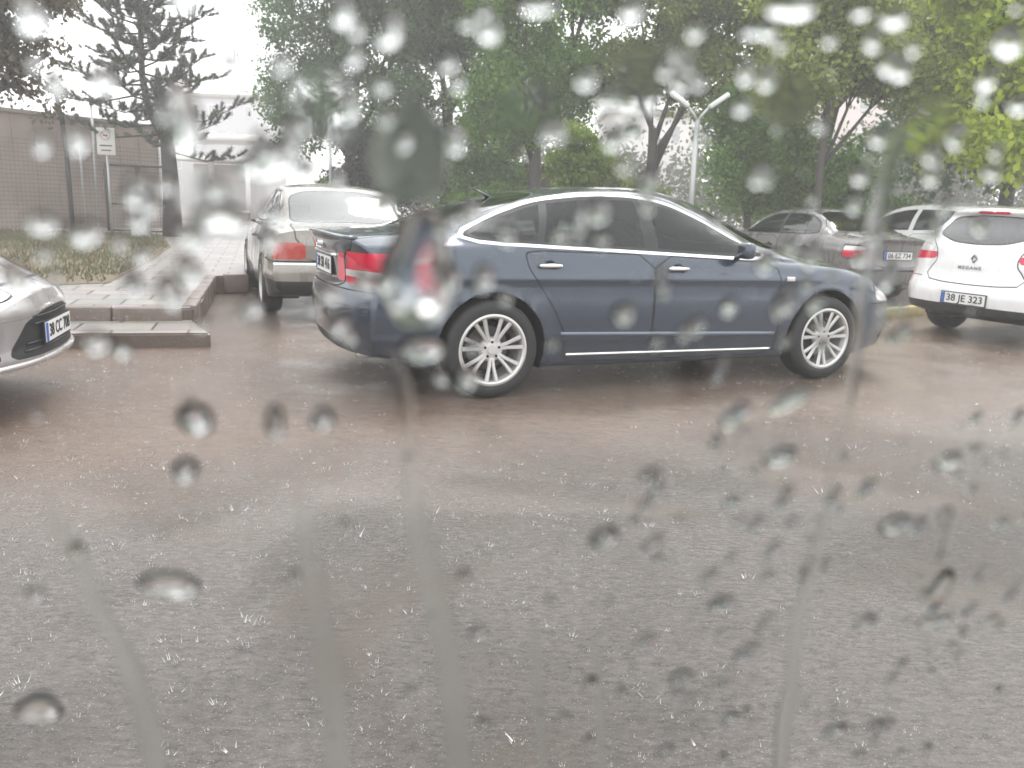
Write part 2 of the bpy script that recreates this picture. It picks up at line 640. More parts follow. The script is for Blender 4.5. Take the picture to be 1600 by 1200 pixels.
    for ax in (0, sp['wb']):
        for side in (1, -1):
            mb = MB()
            n = 24; vs = []; fs = []
            for k in range(n + 1):
                a = math.pi * (-.12 + 1.24 * k / n)
                for yy in (yw - .27, yw + .06):
                    rr_ = sp['arch'] + .004
                    vs.append((ax + math.cos(a) * rr_, side * yy, sp['hub'] + math.sin(a) * rr_))
            for k in range(n): fs.append((2 * k, 2 * k + 1, 2 * k + 3, 2 * k + 2))
            mb.add(vs, fs)
            vs = [(ax + math.cos(math.pi * (-.12 + 1.24 * k / n)) * sp['arch'], side * (yw - .265), sp['hub'] + math.sin(math.pi * (-.12 + 1.24 * k / n)) * sp['arch']) for k in range(n + 1)]
            mb.add(vs, [tuple(range(n + 1))])
            obj('wheel_arch_liner', mb.mesh('liner', False, False), M['liner'], root)
            w = empty('wheel', (ax, side * yw, sp['hub']))
            w.parent = root
            wheel_parts(w, side, sp)
            if ax == sp['wb'] and sp.get('steer'): w.rotation_euler = (0, 0, R(sp['steer']))
    # seats, dash, wheel
    sm = sp.get('seat_mat', M['seat'])
    if sp.get('interior', True):
        fx = sp.get('seat_x', 1.35)
        for yy in (.37, -.37):
            seat(root, fx, yy, sm, .52, sp.get('seat_z', .32))
        seat(root, fx - .88, 0, sm, 1.25, sp.get('seat_z', .32), bench=True)
        me = bevel_box((fx + .95, 0, .80), (.5, 1.36, .22), .06)
        obj('dashboard', me, M['black'], root)
        mb = MB()
        c = Vector((fx + .55, .37, .86)); nrm = Vector((-.9, 0, .42)).normalized(); e1 = Vector((0, 1, 0)); e2 = nrm.cross(e1)
        mb.tube([c + (e1 * math.cos(a) + e2 * math.sin(a)) * .18 for a in np.linspace(0, 2 * math.pi, 25)], .014, 6)
        mb.tube([c - e1 * .17, c + e1 * .17], .014, 6); mb.tube([c, c - nrm * .25], .03, 6)
        obj('steering_wheel', mb.mesh('sw', True), M['black'], root)
    # mirrors
    if sp.get('mirror'):
        mx, mz = sp['mirror']
        for side in (1, -1):
            h = bv.ray_cast(Vector((mx, side * 2, mz - .03)), Vector((0, -side, 0)))[0]
            y0 = h.y if h is not None else side * .8
            ms_ = sp.get('mirror_size', .17)
            me = bevel_box((mx - .01, y0 + side * (.05 + ms_ / 2), mz + .035), (.10, ms_, .12), .035, 4, Matrix.Rotation(side * R(-12), 3, 'Z'))
            mo = obj('wing_mirror', me, sp.get('mirror_mat', P), root)
            mb = MB(); mb.tube([(mx, y0 - side * .02, mz - .025), (mx, y0 + side * .09, mz)], [.03, .02], 8, 0, .5)
            obj('mirror_arm', mb.mesh('ma', True), M['black'], mo)
    return root, s, bv


def seat(root, x, y, m, width, z, bench=False):
    bm_c = bevel_box((x, y, z + .10), (.50, width, .16), .05)
    st = obj('seat', bm_c, m, root)
    rot = Matrix.Rotation(R(-16), 3, 'Y')
    bk = bevel_box((x - .30, y, z + (.34 if bench else .42)), (.13, width * .97, .46 if bench else .60), .05, 3, rot)
    obj('backrest', bk, m, st)
    for yy in (() if bench else (0,)):
        hr = bevel_box((x - .41, y + yy, z + .80), (.09, .26, .15), .035, 3, rot)
        obj('headrest', hr, m, st)


WHEELS = {}


def wheel_parts(w, side, sp):
    key = (sp['hub'], sp['rimr'], sp['spokes'])
    if key not in WHEELS:
        rt, rr_ = sp['hub'], sp['rimr']
        hw = .11
        mb = MB()
        prof = [(rr_ - .012, -hw * .85), (rr_ + .01, -hw * .95), (rt - .05, -hw), (rt - .012, -hw * .86), (rt, -hw * .6), (rt, hw * .6), (rt - .012, hw * .86), (rt - .05, hw), (rr_ + .01, hw * .95), (rr_ - .012, hw * .85)]
        mb.lathe(prof, 56)
        tyre = mb.mesh('tyre', True)
        mb = MB()
        # rim on +y side: lip, barrel
        mb.lathe([(rr_ - .004, hw * .80), (rr_ + .004, hw * .93), (rr_ - .010, hw * .96), (rr_ - .022, hw * .86), (rr_ - .034, hw * .55), (rr_ - .045, -hw * .8)], 56)
        kind, ns = sp['spokes']
        yf = hw * .74
        if kind == 'twin':
            for k in range(ns):
                a0 = 2 * math.pi * k / ns + .22
                for sg in (-1, 1):
                    ai, ao = a0 + sg * .13, a0 + sg * .165
                    p0 = Vector((math.cos(ai) * .055, yf - .012, math.sin(ai) * .055))
                    pm = Vector((math.cos(ai) * .12, yf - .004, math.sin(ai) * .12))
                    p1 = Vector((math.cos(ao) * (rr_ - .022), yf + .006, math.sin(ao) * (rr_ - .022)))
                    mb.tube([p0, pm, p1], [.015, .0135, .016], 6, 0, .8, up=(0, 1, 0))
        elif kind == 'cover':
            mb.lathe([(0.001, yf + .012), (.10, yf + .014), (rr_ * .75, yf + .004), (rr_ - .02, yf - .012)], 40)
            for k in range(ns):
                a0 = 2 * math.pi * k / ns
                mb.tube([Vector((math.cos(a0) * .08, yf + .012, math.sin(a0) * .08)), Vector((math.cos(a0) * (rr_ - .04), yf, math.sin(a0) * (rr_ - .04)))], [.022, .015], 6, 0, .5, up=(0, 1, 0))
        mb.lathe([(0.001, yf + .006), (.03, yf + .006), (.033, yf), (.072, yf - .004), (.085, yf - .02), (.085, yf - .04)], 32)
        nb = len(mb.f)
        for k in range(5):
            a0 = 2 * math.pi * k / 5 + R(90)
            mb.lathe([(0.001, yf + .0005), (.0095, yf + .0005)], 10, (math.cos(a0) * .052, 0.0015, math.sin(a0) * .052), 1)
        # brake disc behind
        mb.lathe([(.05, yf - .10), (min(.15, rr_ - .06), yf - .10)], 32, m=2)
        mb.lathe([(.01, yf - .13), (rr_ - .05, yf - .13)], 32, m=1)
        rim = mb.mesh('rim', False)
        WHEELS[key] = (tyre, rim)
    ty, ri = WHEELS[key]
    for nm, me, mats_ in (('tyre', ty, [M['rubber']]), ('rim', ri, [sp.get('rim_mat', M['alloy']), M['liner'], M['brake']])):
        o = bpy.data.objects.new(nm, me)
        if not me.materials:
            for mm in mats_: me.materials.append(mm)
        col.objects.link(o); o.parent = w
        if side < 0: o.rotation_euler = (0, 0, math.pi)


M['brake'] = mat('brake_disc', (.12, .11, .105), .5, .6)


def plate(root, text, x, z, rear=True, y=0.0, bv=None, tilt=0, backing=True):
    """a number plate seated on the end of the car, facing along -x (rear) or +x (front)"""
    d = Vector((1, 0, 0)) if rear else Vector((-1, 0, 0))
    xs = []
    for yy in (-.24, 0, .24):
        h = bv.ray_cast(Vector((-3 if rear else 6, y + yy, z)), d)[0]
        if h is not None: xs.append(h.x)
    hx = (min(xs) - .012) if rear else (max(xs) + .012)
    e = empty('number_plate', (hx, y, z)); e.parent = root
    e.rotation_euler = (R(90), 0, R(-90) if rear else R(90))
    mb = MB(); mb.box((0, 0, -.004), (.52, .112, .008))
    obj('plate_panel', mb.mesh('p'), M['white'], e)
    mb = MB(); mb.box((0, 0, -.008), (.545, .135, .007))
    obj('plate_holder', mb.mesh('p'), M['black'], e)
    mb = MB(); mb.box((-.238, 0, .0005), (.04, .108, .003))
    obj('plate_blue_band', mb.mesh('p'), M['blue'], e)
    me = text_mesh(text, .105, .001, .0012, 1.0)
    o = obj('plate_lettering', me, M['ink'], e, (.02, 0, .0022))
    w = max(v.co.x for v in me.vertices) - min(v.co.x for v in me.vertices)
    o.scale = (min(1.1, .43 / w), 1.0, 1)
    return e


def strip(root, name, bv, side, pts, hgt, proud, m):
    """a moulding that follows the flank"""
    mb = MB(); vs = []; fs = []
    n = 30; t = np.linspace(0, 1, n)
    px = np.interp(t, np.linspace(0, 1, len(pts)), [p[0] for p in pts]); pz = np.interp(t, np.linspace(0, 1, len(pts)), [p[1] for p in pts])
    last = None
    for x, z in zip(px, pz):
        h = bv.ray_cast(Vector((x, side * 2, z)), Vector((0, -side, 0)))[0]
        y = h.y if h is not None else last
        if y is None: continue
        last = y
        vs += [(x, y - side * .004, z - hgt / 2), (x, y + side * proud, z - hgt * .3), (x, y + side * proud, z + hgt * .3), (x, y - side * .004, z + hgt / 2)]
    k = len(vs) // 4
    for i in range(k - 1):
        for j in range(3): fs.append((4 * i + j, 4 * i + j + 1, 4 * i + j + 5, 4 * i + j + 4))
    fs += [(0, 1, 2, 3), (4 * k - 1, 4 * k - 2, 4 * k - 3, 4 * k - 4)]
    mb.add(vs, fs)
    return obj(name, mb.mesh(name, True), m, root)

# ------------------------------------------------------------------ the cars' shapes (x forward from the rear axle, y left, z up, metres)
def absbox(y0, y1, z0, z1, x0=None, x1=None, r=.02):
    """region on both flanks: |y| and z limits, and optional x limits"""
    def f(V):
        y, z, x = np.abs(V[:, 1]), V[:, 2], V[:, 0]
        d = np.maximum(np.maximum(y0 - y, y - y1), np.maximum(z0 - z, z - z1))
        if x0 is not None: d = np.maximum(d, x0 - x)
        if x1 is not None: d = np.maximum(d, x - x1)
        return d
    return f


def yzpoly(poly, x0=None, x1=None, sym=True, it=1):
    pp = chaikin(poly, it, .2) if it else poly

    def f(V):
        q = np.c_[np.abs(V[:, 1]) if sym else V[:, 1], V[:, 2]]
        d = sdpoly(q, pp)
        if x0 is not None: d = np.maximum(d, x0 - V[:, 0])
        if x1 is not None: d = np.maximum(d, V[:, 0] - x1)
        return d
    return f


ALL = lambda V: np.full(len(V), -1.0)


def outline(f, w, inner):
    """a dark joint of half width w round f, the inside becoming region inner"""
    return [(50, lambda V: f(V) - w, (G_PAINT,)), (inner, lambda V: f(V) + w, (50,)), (G_GAP, ALL, (50,))]


def line(g, w, lim, reg=None):
    """a thin band |g| < w within lim"""
    return [(51, lambda V: np.maximum(g(V) - w, lim(V)), (G_PAINT,)), (G_PAINT, lambda V: g(V) + w, (51,)), (G_GAP if reg is None else reg, ALL, (51,))]


def xyreg(poly, zmin):
    pp = chaikin(poly, 2, .15)
    return lambda V: np.maximum(sdpoly(np.c_[V[:, 0], np.abs(V[:, 1])], pp), zmin - V[:, 2])


# --- long dark blue executive saloon
P_blue = paint('slate_blue_paint', (.040, .053, .076), .40, .16)
lid = yzpoly([(-.5, 1.2), (.66, 1.2), (.66, .97), (.50, .93), (.50, .76), (.42, .70), (-.5, .70)], x1=-.60, sym=True)
blue = dict(
    paint=P_blue, xr=-.97, xf=3.81, wb=2.843, hub=.33, arch=.385, track=.815, rimr=.238, spokes=('twin', 7), zm=.58, rs=.07, rr=.05, tb=.018,
    zt=[(-1.10, 1.03), (-1.0, 1.055), (-.8, 1.07), (-.45, 1.095), (-.2, 1.18), (.15, 1.29), (.55, 1.378), (1.0, 1.428), (1.4, 1.44), (1.75, 1.408), (2.05, 1.315), (2.4, 1.155), (2.70, 1.02), (2.85, .985), (3.2, .93), (3.5, .865), (3.7, .80), (3.81, .73)],
    zr=[(-1.10, 1.01), (-.8, 1.045), (-.45, 1.065), (-.2, 1.125), (.15, 1.245), (.45, 1.335), (.8, 1.382), (1.15, 1.392), (1.45, 1.355), (1.75, 1.245), (2.05, 1.10), (2.35, .97), (2.7, .925), (3.2, .87), (3.6, .79), (3.81, .70)],
    wr=[(-1.1, .66), (-.5, .66), (-.2, .635), (.2, .605), (1.0, .585), (1.5, .60), (2.1, .675), (2.4, .73), (2.7, .75), (3.2, .72), (3.81, .58)],
    zs=[(-1.1, .965), (-.3, .985), (1, .955), (2.3, .905), (2.8, .88), (3.3, .835), (3.6, .76), (3.81, .66)],
    ws=[(-1.1, .80), (-.5, .865), (.3, .88), (2.3, .875), (3, .865), (3.5, .82), (3.81, .72)],
    w=[(-1.1, .85), (-.7, .905), (0, .925), (2.8, .925), (3.4, .90), (3.81, .82)],
    zb=[(-1.1, .30), (-.6, .25), (-.3, .19), (2.4, .18), (3.2, .18), (3.81, .22)],
    rear=([(.2, .10), (.35, .03), (.55, 0), (.66, .01), (.70, .05), (.9, .035), (1.02, .0), (1.1, 0)], .22, 2.9, .58),
    front=([(.15, .14), (.30, .03), (.5, 0), (.65, .02), (.8, .10)], .30, 2.6, .75),
    crease=[(.80, .010, .03), (.40, .010, .02), (.62, .006, .02)],
    dlo=[(-.27, 1.045), (.08, 1.20), (.38, 1.305), (.78, 1.354), (1.15, 1.360), (1.45, 1.318), (1.75, 1.208), (2.05, 1.063), (2.32, .945), (.9, 1.002)],
    chrome_w=.020, frame_w=.022, pillars=[(.34, .055, .35), (1.22, .11, .0), (2.12, .05, -.9)], side_glass=M['dark_glass'], fglass=M['front_glass'],
    rwin=([(-.42, -.60), (-.42, .60), (.50, .50), (.50, -.50)], 'xy'), rglass=glass_mat('rain_sheeted_tinted_glass', (.26, .29, .30), .85, .14),
    wscr=[(1.93, -.53), (2.42, -.64), (2.62, -.50), (2.76, -.2), (2.76, .2), (2.62, .50), (2.42, .64), (1.93, .53)],
    doors=[[(.22, .985), (.25, .86), (.40, .66), (.52, .45), (.55, .23), (1.22, .22), (1.225, .965)], [(1.235, .965), (1.23, .22), (2.36, .22), (2.37, .60), (2.335, .915)]],
    handles=[(.40, .885), (1.42, .87)], mirror=(1.97, .975), mirror_size=.12,
    cuts=[*outline(lid, .005, G_LID),
          (G_TAILW, absbox(.50, 1.0, .785, .828, None, -.60), (G_PAINT,)),
          (G_TAIL, yzpoly([(.50, .735), (1.0, .735), (1.0, .945), (.55, .945)], x1=-.60, it=0), (G_PAINT, G_GAP)),
          (G_TAIL, yzpoly([(.36, .745), (.492, .745), (.54, .93), (.40, .93)], x1=-.7, it=0), (G_LID,)),
          (G_HEAD, yzpoly([(.42, .58), (.8, .60), (1.0, .68), (1.0, .755), (.42, .70)], x0=3.38), (G_PAINT,)),
          *line(lambda V: V[:, 2] - .700, .004, lambda V: V[:, 0] + .40),
          *line(lambda V: V[:, 2] - .60, .004, lambda V: 3.22 - V[:, 0]),
          (G_GRILLE, yzpoly([(-.3, .22), (.24, .22), (.32, .70), (-.3, .70)], x0=3.4), (G_PAINT,)),
          (G_BLACK, yzpoly([(.42, .27), (.78, .27), (.78, .40), (.42, .42)], x0=3.3), (G_PAINT,)),
          *line(lambda V: np.abs(V[:, 1]) - .695, .004, lambda V: np.maximum(2.72 - V[:, 0], .62 - V[:, 2])),
          (G_BLACK, yzpoly([(-.5, .20), (.62, .20), (.56, .36), (-.5, .36)], x1=-.8), (G_PAINT,)),
          *line(lambda V: np.hypot(V[:, 0] + .36, V[:, 2] - .86) - .082, .0035, lambda V: V[:, 1] + .4)],
    steer=0)
car, s, bv = make_car('saloon_car', 'long slate blue wet saloon with tinted windows and chrome window line, side-on in the middle', 'car', (-.50, 6.26), 66.4, blue)
AUDI = car
plate(car, '38 SR 416', -1.05, .83, True, 0, bv)
for side in (1, -1):
    strip(car, 'side_moulding', bv, side, [(.50, .425), (1.2, .41), (2.34, .385)], .030, .010, mat('moulding_grey', (.16, .19, .23), .3, .4))
    strip(car, 'sill_moulding', bv, side, [(.56, .275), (2.36, .262)], .022, .014, M['chrome'])
    h = bv.ray_cast(Vector((2.44, side * 2, .80)), Vector((0, -side, 0)))[0]
    obj('side_repeater', bevel_box((2.44, h.y + side * .004, .80), (.075, .016, .035), .006), M['clearlens'], car)
# boot spoiler lip, chrome strip over the plate, badge rings, exhausts, aerial
mb = MB(); pts = []
for yy in np.linspace(-.66, .66, 15):
    h = bv.ray_cast(Vector((-3, yy, 1.005)), Vector((1, 0, 0)))[0]
    pts.append((h.x - .02 + .03, yy, 1.050 - .02 * (abs(yy) / .66) ** 2))
mb.tube(pts, .035, 8, 0, .35)
obj('boot_spoiler', mb.mesh('sp', True), P_blue, car)
mb = MB(); pts = []
for yy in np.linspace(-.38, .38, 9):
    h = bv.ray_cast(Vector((-3, yy, .905)), Vector((1, 0, 0)))[0]
    pts.append((h.x - .004, yy, .905))
mb.tube(pts, .011, 6)
obj('chrome_boot_strip', mb.mesh('cs', True), M['chrome'], car)
mb = MB(); hx = bv.ray_cast(Vector((-3, 0, .965)), Vector((1, 0, 0)))[0].x
for k in range(4):
    c = Vector((hx - .006, .0765 - .051 * k, .965))
    mb.tube([c + Vector((0, math.cos(a), math.sin(a))) * .032 for a in np.linspace(0, 2 * math.pi, 21)], .005, 6)
obj('four_ring_badge', mb.mesh('bd', True), M['chrome'], car)
for yy in (-.52, .52):
    mb = MB(); mb.tube([(-.60, yy, .27), (-.82, yy, .27)], .034, 14)
    obj('exhaust_tip', mb.mesh('ex', True), M['chrome'], car)
mb = MB(); mb.tube([(.30, 0, 1.32), (.24, 0, 1.35), (.16, 0, 1.385)], [.03, .02, .006], 8, 0, .5)
obj('roof_aerial', mb.mesh('ae', True), P_blue, car)

# --- boxy beige saloon of the eighties seen from behind
P_beige = paint('beige_grey_paint', (.25, .232, .20), .15, .3)
lidb = yzpoly([(-.5, 1.2), (.60, 1.2), (.60, .86), (.56, .83), (.49, .62), (-.5, .62)], x1=-.5)
merc = dict(
    paint=P_beige, xr=-1.10, xf=3.62, wb=2.8, hub=.315, arch=.35, track=.765, rimr=.205, spokes=('cover', 12), zm=.55, rs=.03, rr=.03, tb=.004, tuck=.05,
    zt=[(-1.10, .955), (-1.0, .985), (-.5, 1.005), (-.42, 1.02), (.18, 1.345), (.35, 1.395), (.9, 1.43), (1.3, 1.42), (1.5, 1.385), (2.15, 1.02), (2.25, .985), (3.0, .95), (3.55, .88), (3.62, .82)],
    zr=[(-1.10, .935), (-.5, .98), (-.42, .99), (.16, 1.30), (.33, 1.355), (.9, 1.385), (1.3, 1.375), (1.47, 1.345), (2.12, .99), (2.25, .95), (3.0, .91), (3.62, .79)],
    wr=[(-1.1, .62), (-.45, .625), (.2, .575), (1.3, .56), (2.1, .67), (2.5, .66), (3.62, .56)],
    zs=[(-1.1, .90), (-.3, .935), (1, .935), (2.3, .90), (3.0, .87), (3.62, .76)],
    ws=[(-1.1, .765), (-.5, .80), (1, .81), (2.6, .81), (3.62, .75)],
    w=[(-1.1, .83), (-.6, .865), (1, .87), (3, .87), (3.62, .82)],
    zb=[(-1.1, .34), (-.6, .26), (-.3, .2), (3.2, .2), (3.62, .26)],
    rear=([(.3, .04), (.42, .0), (.58, .0), (.61, .05), (.8, .06), (.92, .085), (1.0, .09)], .07, 5, .40),
    front=([(.2, .08), (.4, .0), (.6, 0), (.85, .08)], .08, 5, .4),
    crease=[(.50, .014, .035)],
    dlo=[(-.27, 1.00), (.10, 1.20), (.30, 1.315), (.5, 1.345), (1.25, 1.345), (1.42, 1.30), (1.98, .985), (1.2, .975)],
    chrome_w=.008, frame_w=.016, pillars=[(.06, .035, .2), (.86, .08, 0.05), (1.86, .03, 0)], side_glass=M['glass'], pillar_paint=False,
    rwin=([(-.44, -.575), (-.44, .575), (.17, .53), (.17, -.53)], 'xy'), rglass=M['wet_glass'], rz=.98,
    wscr=[(1.50, -.51), (2.12, -.62), (2.18, 0), (2.12, .62), (1.50, .51)],
    doors=[[(.03, .965), (.06, .85), (.22, .66), (.34, .45), (.36, .23), (.87, .23), (.87, .955)], [(.88, .955), (.88, .23), (2.0, .23), (2.02, .6), (2.0, .93)]],
    handles=[(.22, .80), (1.05, .80)], handle_mat=M['black'], mirror=(1.88, .96), seat_mat=M['seatgrey'], seat_x=1.0,
    cuts=[*outline(lidb, .005, G_LID),
          (G_TAIL2, absbox(.64, .9, .655, .74, None, -.92), (G_PAINT, G_GAP, G_LID)), (G_TAIL, absbox(.50, .64, .655, .695, None, -.92), (G_PAINT, G_GAP, G_LID)),
          (G_TAIL2, absbox(.50, .9, .655, .82, None, -.92), (G_PAINT, G_GAP, G_LID)),
          *line(lambda V: V[:, 2] - .612, .007, lambda V: V[:, 0] + .42, G_CHROME),
          *line(lambda V: V[:, 2] - .634, .007, lambda V: V[:, 0] + .42),
          (G_BLACK, lambda V: np.maximum(V[:, 2] - .44, V[:, 0] + .55), (G_PAINT,))])
merc['tail_mat'] = M['reddark']; merc['tail2_mat'] = M['tail_smoke'] = mat('smoked_red_lens', (.42, .055, .04), .2, coat=.5)
car, s, bv = make_car('boxy_saloon_car', 'boxy beige grey old saloon with its back to us, parked by the paved path', 'car', (-2.02, 9.55), -21, merc)
plate(car, '38 DK 529', -1.04, .74, True, 0, bv)

# --- rounded grey saloon
P_grey = paint('warm_grey_paint', (.165, .157, .153), .35, .28)
lidp = yzpoly([(-.5, 1.2), (.62, 1.2), (.62, .90), (.52, .86), (.48, .56), (-.5, .56)], x1=-.5)
prim = dict(
    paint=P_grey, xr=-.96, xf=3.47, wb=2.6, hub=.305, arch=.34, track=.745, rimr=.20, spokes=('cover', 9), zm=.58, rs=.10, rr=.07, tb=.02,
    zt=[(-.96, .985), (-.85, 1.02), (-.45, 1.05), (-.3, 1.09), (.1, 1.28), (.4, 1.375), (.9, 1.41), (1.3, 1.395), (1.55, 1.34), (2.2, 1.0), (2.3, .96), (3.0, .86), (3.3, .79), (3.47, .70)],
    zr=[(-.96, .955), (-.45, 1.02), (-.3, 1.045), (.05, 1.21), (.35, 1.325), (.85, 1.36), (1.25, 1.345), (1.5, 1.285), (2.15, .955), (2.3, .92), (3.0, .82), (3.47, .68)],
    wr=[(-.96, .60), (-.4, .64), (.1, .58), (1.2, .565), (2.1, .67), (2.5, .67), (3.47, .52)],
    zs=[(-.96, .90), (-.3, .935), (1, .915), (2.2, .87), (2.8, .83), (3.47, .65)],
    ws=[(-.96, .75), (-.5, .80), (1, .815), (2.6, .81), (3.47, .68)],
    w=[(-.96, .80), (-.6, .845), (1, .858), (2.8, .855), (3.47, .76)],
    zb=[(-.96, .30), (-.6, .24), (-.3, .19), (3.0, .19), (3.47, .22)],
    rear=([(.2, .10), (.35, .02), (.55, 0), (.62, .05), (.9, .04), (.98, .0), (1.1, 0)], .14, 4, .5),
    front=([(.15, .10), (.30, .0), (.5, 0), (.75, .10)], .22, 3, .6),
    dlo=[(-.02, 1.00), (.02, 1.12), (.20, 1.25), (.42, 1.315), (.85, 1.325), (1.25, 1.305), (1.50, 1.235), (2.02, .955), (1.1, .965)],
    chrome_w=.0, frame_w=.016, pillars=[(.30, .03, .30), (.93, .07, 0.1), (1.92, .03, 0)], side_glass=M['glass'],
    rwin=([(-.34, -.60), (-.34, .60), (.38, .50), (.38, -.50)], 'xy'), rglass=M['wet_glass'], rz=1.0,
    wscr=[(1.48, -.50), (2.08, -.63), (2.2, 0), (2.08, .63), (1.48, .50)],
    doors=[[(-.06, .99), (-.03, 1.13), (.15, 1.28), (.40, 1.352), (.9, 1.352), (.9, .23), (.38, .23), (.34, .46), (.20, .66), (.02, .84)], [(.915, .95), (.915, .23), (2.05, .23), (2.07, .6), (2.04, .90)]],
    handles=[(.20, .80), (1.12, .79)], handle_mat=M['black'], mirror=(1.88, .93), seat_mat=M['seatgrey'], seat_x=1.05,
    cuts=[*outline(lidp, .005, G_LID),
          (G_TAILW, yzpoly([(.56, .80), (1.0, .80), (1.0, .865), (.60, .865)], x1=-.66), (G_PAINT, G_GAP)),
          (G_TAIL, yzpoly([(.53, .70), (1.0, .70), (1.0, .80), (.56, .80)], x1=-.66), (G_PAINT, G_GAP)),
          (G_BLACK, yzpoly([(.53, .67), (1.0, .67), (1.0, .89), (.56, .89)], x1=-.64), (G_PAINT, G_GAP)),
          *line(lambda V: V[:, 2] - .52, .018, lambda V: V[:, 0] + .36, G_BLACK)])
car, s, bv = make_car('rounded_saloon_car', 'rounded warm grey saloon with oval tail light, parked beyond the blue bonnet', 'car', (5.42, 13.55), -19.6, prim)
plate(car, '06 EZ 734', -.93, .735, True, 0, bv)
mb = MB(); mb.tube([(-.90, .50, .42), (-.90, .62, .42)], [.035, .03], 10)
obj('rear_fog_lamp', bevel_box((-.955, -.46, .40), (.03, .16, .06), .012), M['red'], car)

# --- white hatchback with a number plate low in the bumper
P_white = paint('white_paint', (.76, .76, .76), 0, .25)
tg = yzpoly([(-.5, 1.6), (.62, 1.6), (.64, 1.10), (.50, .98), (.46, .85), (.60, .70), (.52, .62), (-.5, .60)], x1=-.1)
meg = dict(
    paint=P_white, xr=-.86, xf=3.44, wb=2.64, hub=.315, arch=.35, track=.79, rimr=.205, spokes=('cover', 10), zm=.62, rs=.13, rr=.09, tb=.02, lid_name='tailgate',
    zt=[(-.86, 1.435), (-.5, 1.445), (0, 1.46), (.6, 1.471), (1.1, 1.455), (1.5, 1.385), (2.4, 1.0), (2.55, .96), (3.1, .86), (3.44, .70)],
    zr=[(-.86, 1.37), (0, 1.40), (.6, 1.41), (1.1, 1.395), (1.45, 1.32), (2.35, .95), (2.55, .91), (3.1, .82), (3.44, .68)],
    wr=[(-.86, .54), (0, .60), (1.0, .60), (1.5, .61), (2.3, .72), (2.6, .70), (3.44, .55)],
    zs=[(-.86, .98), (0, .96), (1, .93), (2.3, .88), (2.8, .82), (3.44, .66)],
    ws=[(-.86, .80), (-.4, .855), (1, .86), (2.6, .85), (3.44, .72)],
    w=[(-.86, .87), (-.5, .90), (1, .904), (2.8, .90), (3.44, .80)],
    zb=[(-.86, .30), (-.6, .24), (-.3, .19), (3.0, .19), (3.44, .22)],
    rear=([(.22, .10), (.32, .02), (.50, 0), (.60, .02), (.64, .06), (.85, .085), (1.0, .11), (1.1, .16), (1.34, .33), (1.39, .30), (1.45, .32)], .20, 3.2, 1.0),
    front=([(.15, .10), (.30, .0), (.5, 0), (.75, .12)], .25, 3, .6),
    dlo=[(-.30, 1.07), (-.22, 1.22), (.10, 1.33), (.6, 1.355), (1.1, 1.34), (1.45, 1.27), (2.2, .96), (1.0, .985)],
    chrome_w=0, frame_w=.016, pillars=[(.25, .06, .3), (1.0, .08, 0), (2.0, .04, 0)], side_glass=M['dark_glass'],
    rwin=([(-.57, 1.15), (-.48, 1.325), (0, 1.345), (.48, 1.325), (.57, 1.15), (.30, 1.065), (0, 1.05), (-.30, 1.065)], 'yz'), rglass=glass_mat('hatch_rear_glass', (.34, .37, .355), .8, .10), rz=.99,
    wscr=[(1.42, -.53), (2.3, -.66), (2.45, 0), (2.3, .66), (1.42, .53)],
    doors=[[(.15, .96), (.18, .85), (.34, .62), (.38, .23), (1.0, .23), (1.0, .94)], [(1.015, .94), (1.015, .23), (2.1, .23), (2.12, .6), (2.1, .89)]],
    handles=[(.32, .86), (1.2, .84)], handle_mat=P_white, mirror=(1.95, .95),
    cuts=[(G_TAILW, yzpoly([(.50, .94), (.60, 1.035), (1.0, 1.06), (1.0, .94)], x1=-.38, it=0), (G_PAINT,)),
          (G_TAIL, yzpoly([(.47, .865), (1.0, .835), (1.0, .94), (.49, .94)], x1=-.38, it=0), (G_PAINT,)),
          (G_TAIL, absbox(0, .19, 1.372, 1.400, None, -.3), (G_PAINT,)), *outline(tg, .006, G_LID),
          (G_BUMP, lambda V: np.maximum(V[:, 2] - .385, V[:, 0] + .38), (G_PAINT,)),
          *line(lambda V: V[:, 2] - .66, .004, lambda V: np.maximum(V[:, 0] + .40, .60 - np.abs(V[:, 1])))],
    bump_mat=M['black'])
car, s, bv = make_car('hatchback_car', 'white hatchback with its tailgate toward us at the far right', 'car', (5.66, 9.50), 64.0, meg)
plate(car, '38 JE 323', -.85, .455, True, 0, bv)
hx = bv.ray_cast(Vector((-3, 0, .89)), Vector((1, 0, 0)))[0].x
mb = MB()
for (ya, yb, za, zb) in ((0, .030, .044, 0), (.030, 0, 0, -.044), (0, -.030, -.044, 0), (-.030, 0, 0, .044)):
    mb.tube([(hx - .008, ya, .89 + za), (hx - .008, yb, .89 + zb)], .0095, 5, 0, .7)
M['grey_chrome'] = mat('grey_chrome', (.22, .22, .22), .3, .6)
obj('diamond_badge', mb.mesh('db', True), M['grey_chrome'], car)
hx = bv.ray_cast(Vector((-3, 0, .80)), Vector((1, 0, 0)))[0].x
me = text_mesh('MEGANE', .052, .002, .001, 1.5)
t = obj('badge_lettering', me, M['grey_chrome'], car, (hx - .014, 0.03, .79)); t.rotation_euler = (R(84), 0, R(-90))
mb = MB(); mb.tube([(-.61, .0, 1.095), (-.60, .18, 1.105), (-.58, .40, 1.125)], [.014, .010, .006], 6); mb.tube([(-.64, .0, 1.085), (-.58, .0, 1.10)], .02, 8)
obj('rear_wiper', mb.mesh('rw', True), M['black'], car)

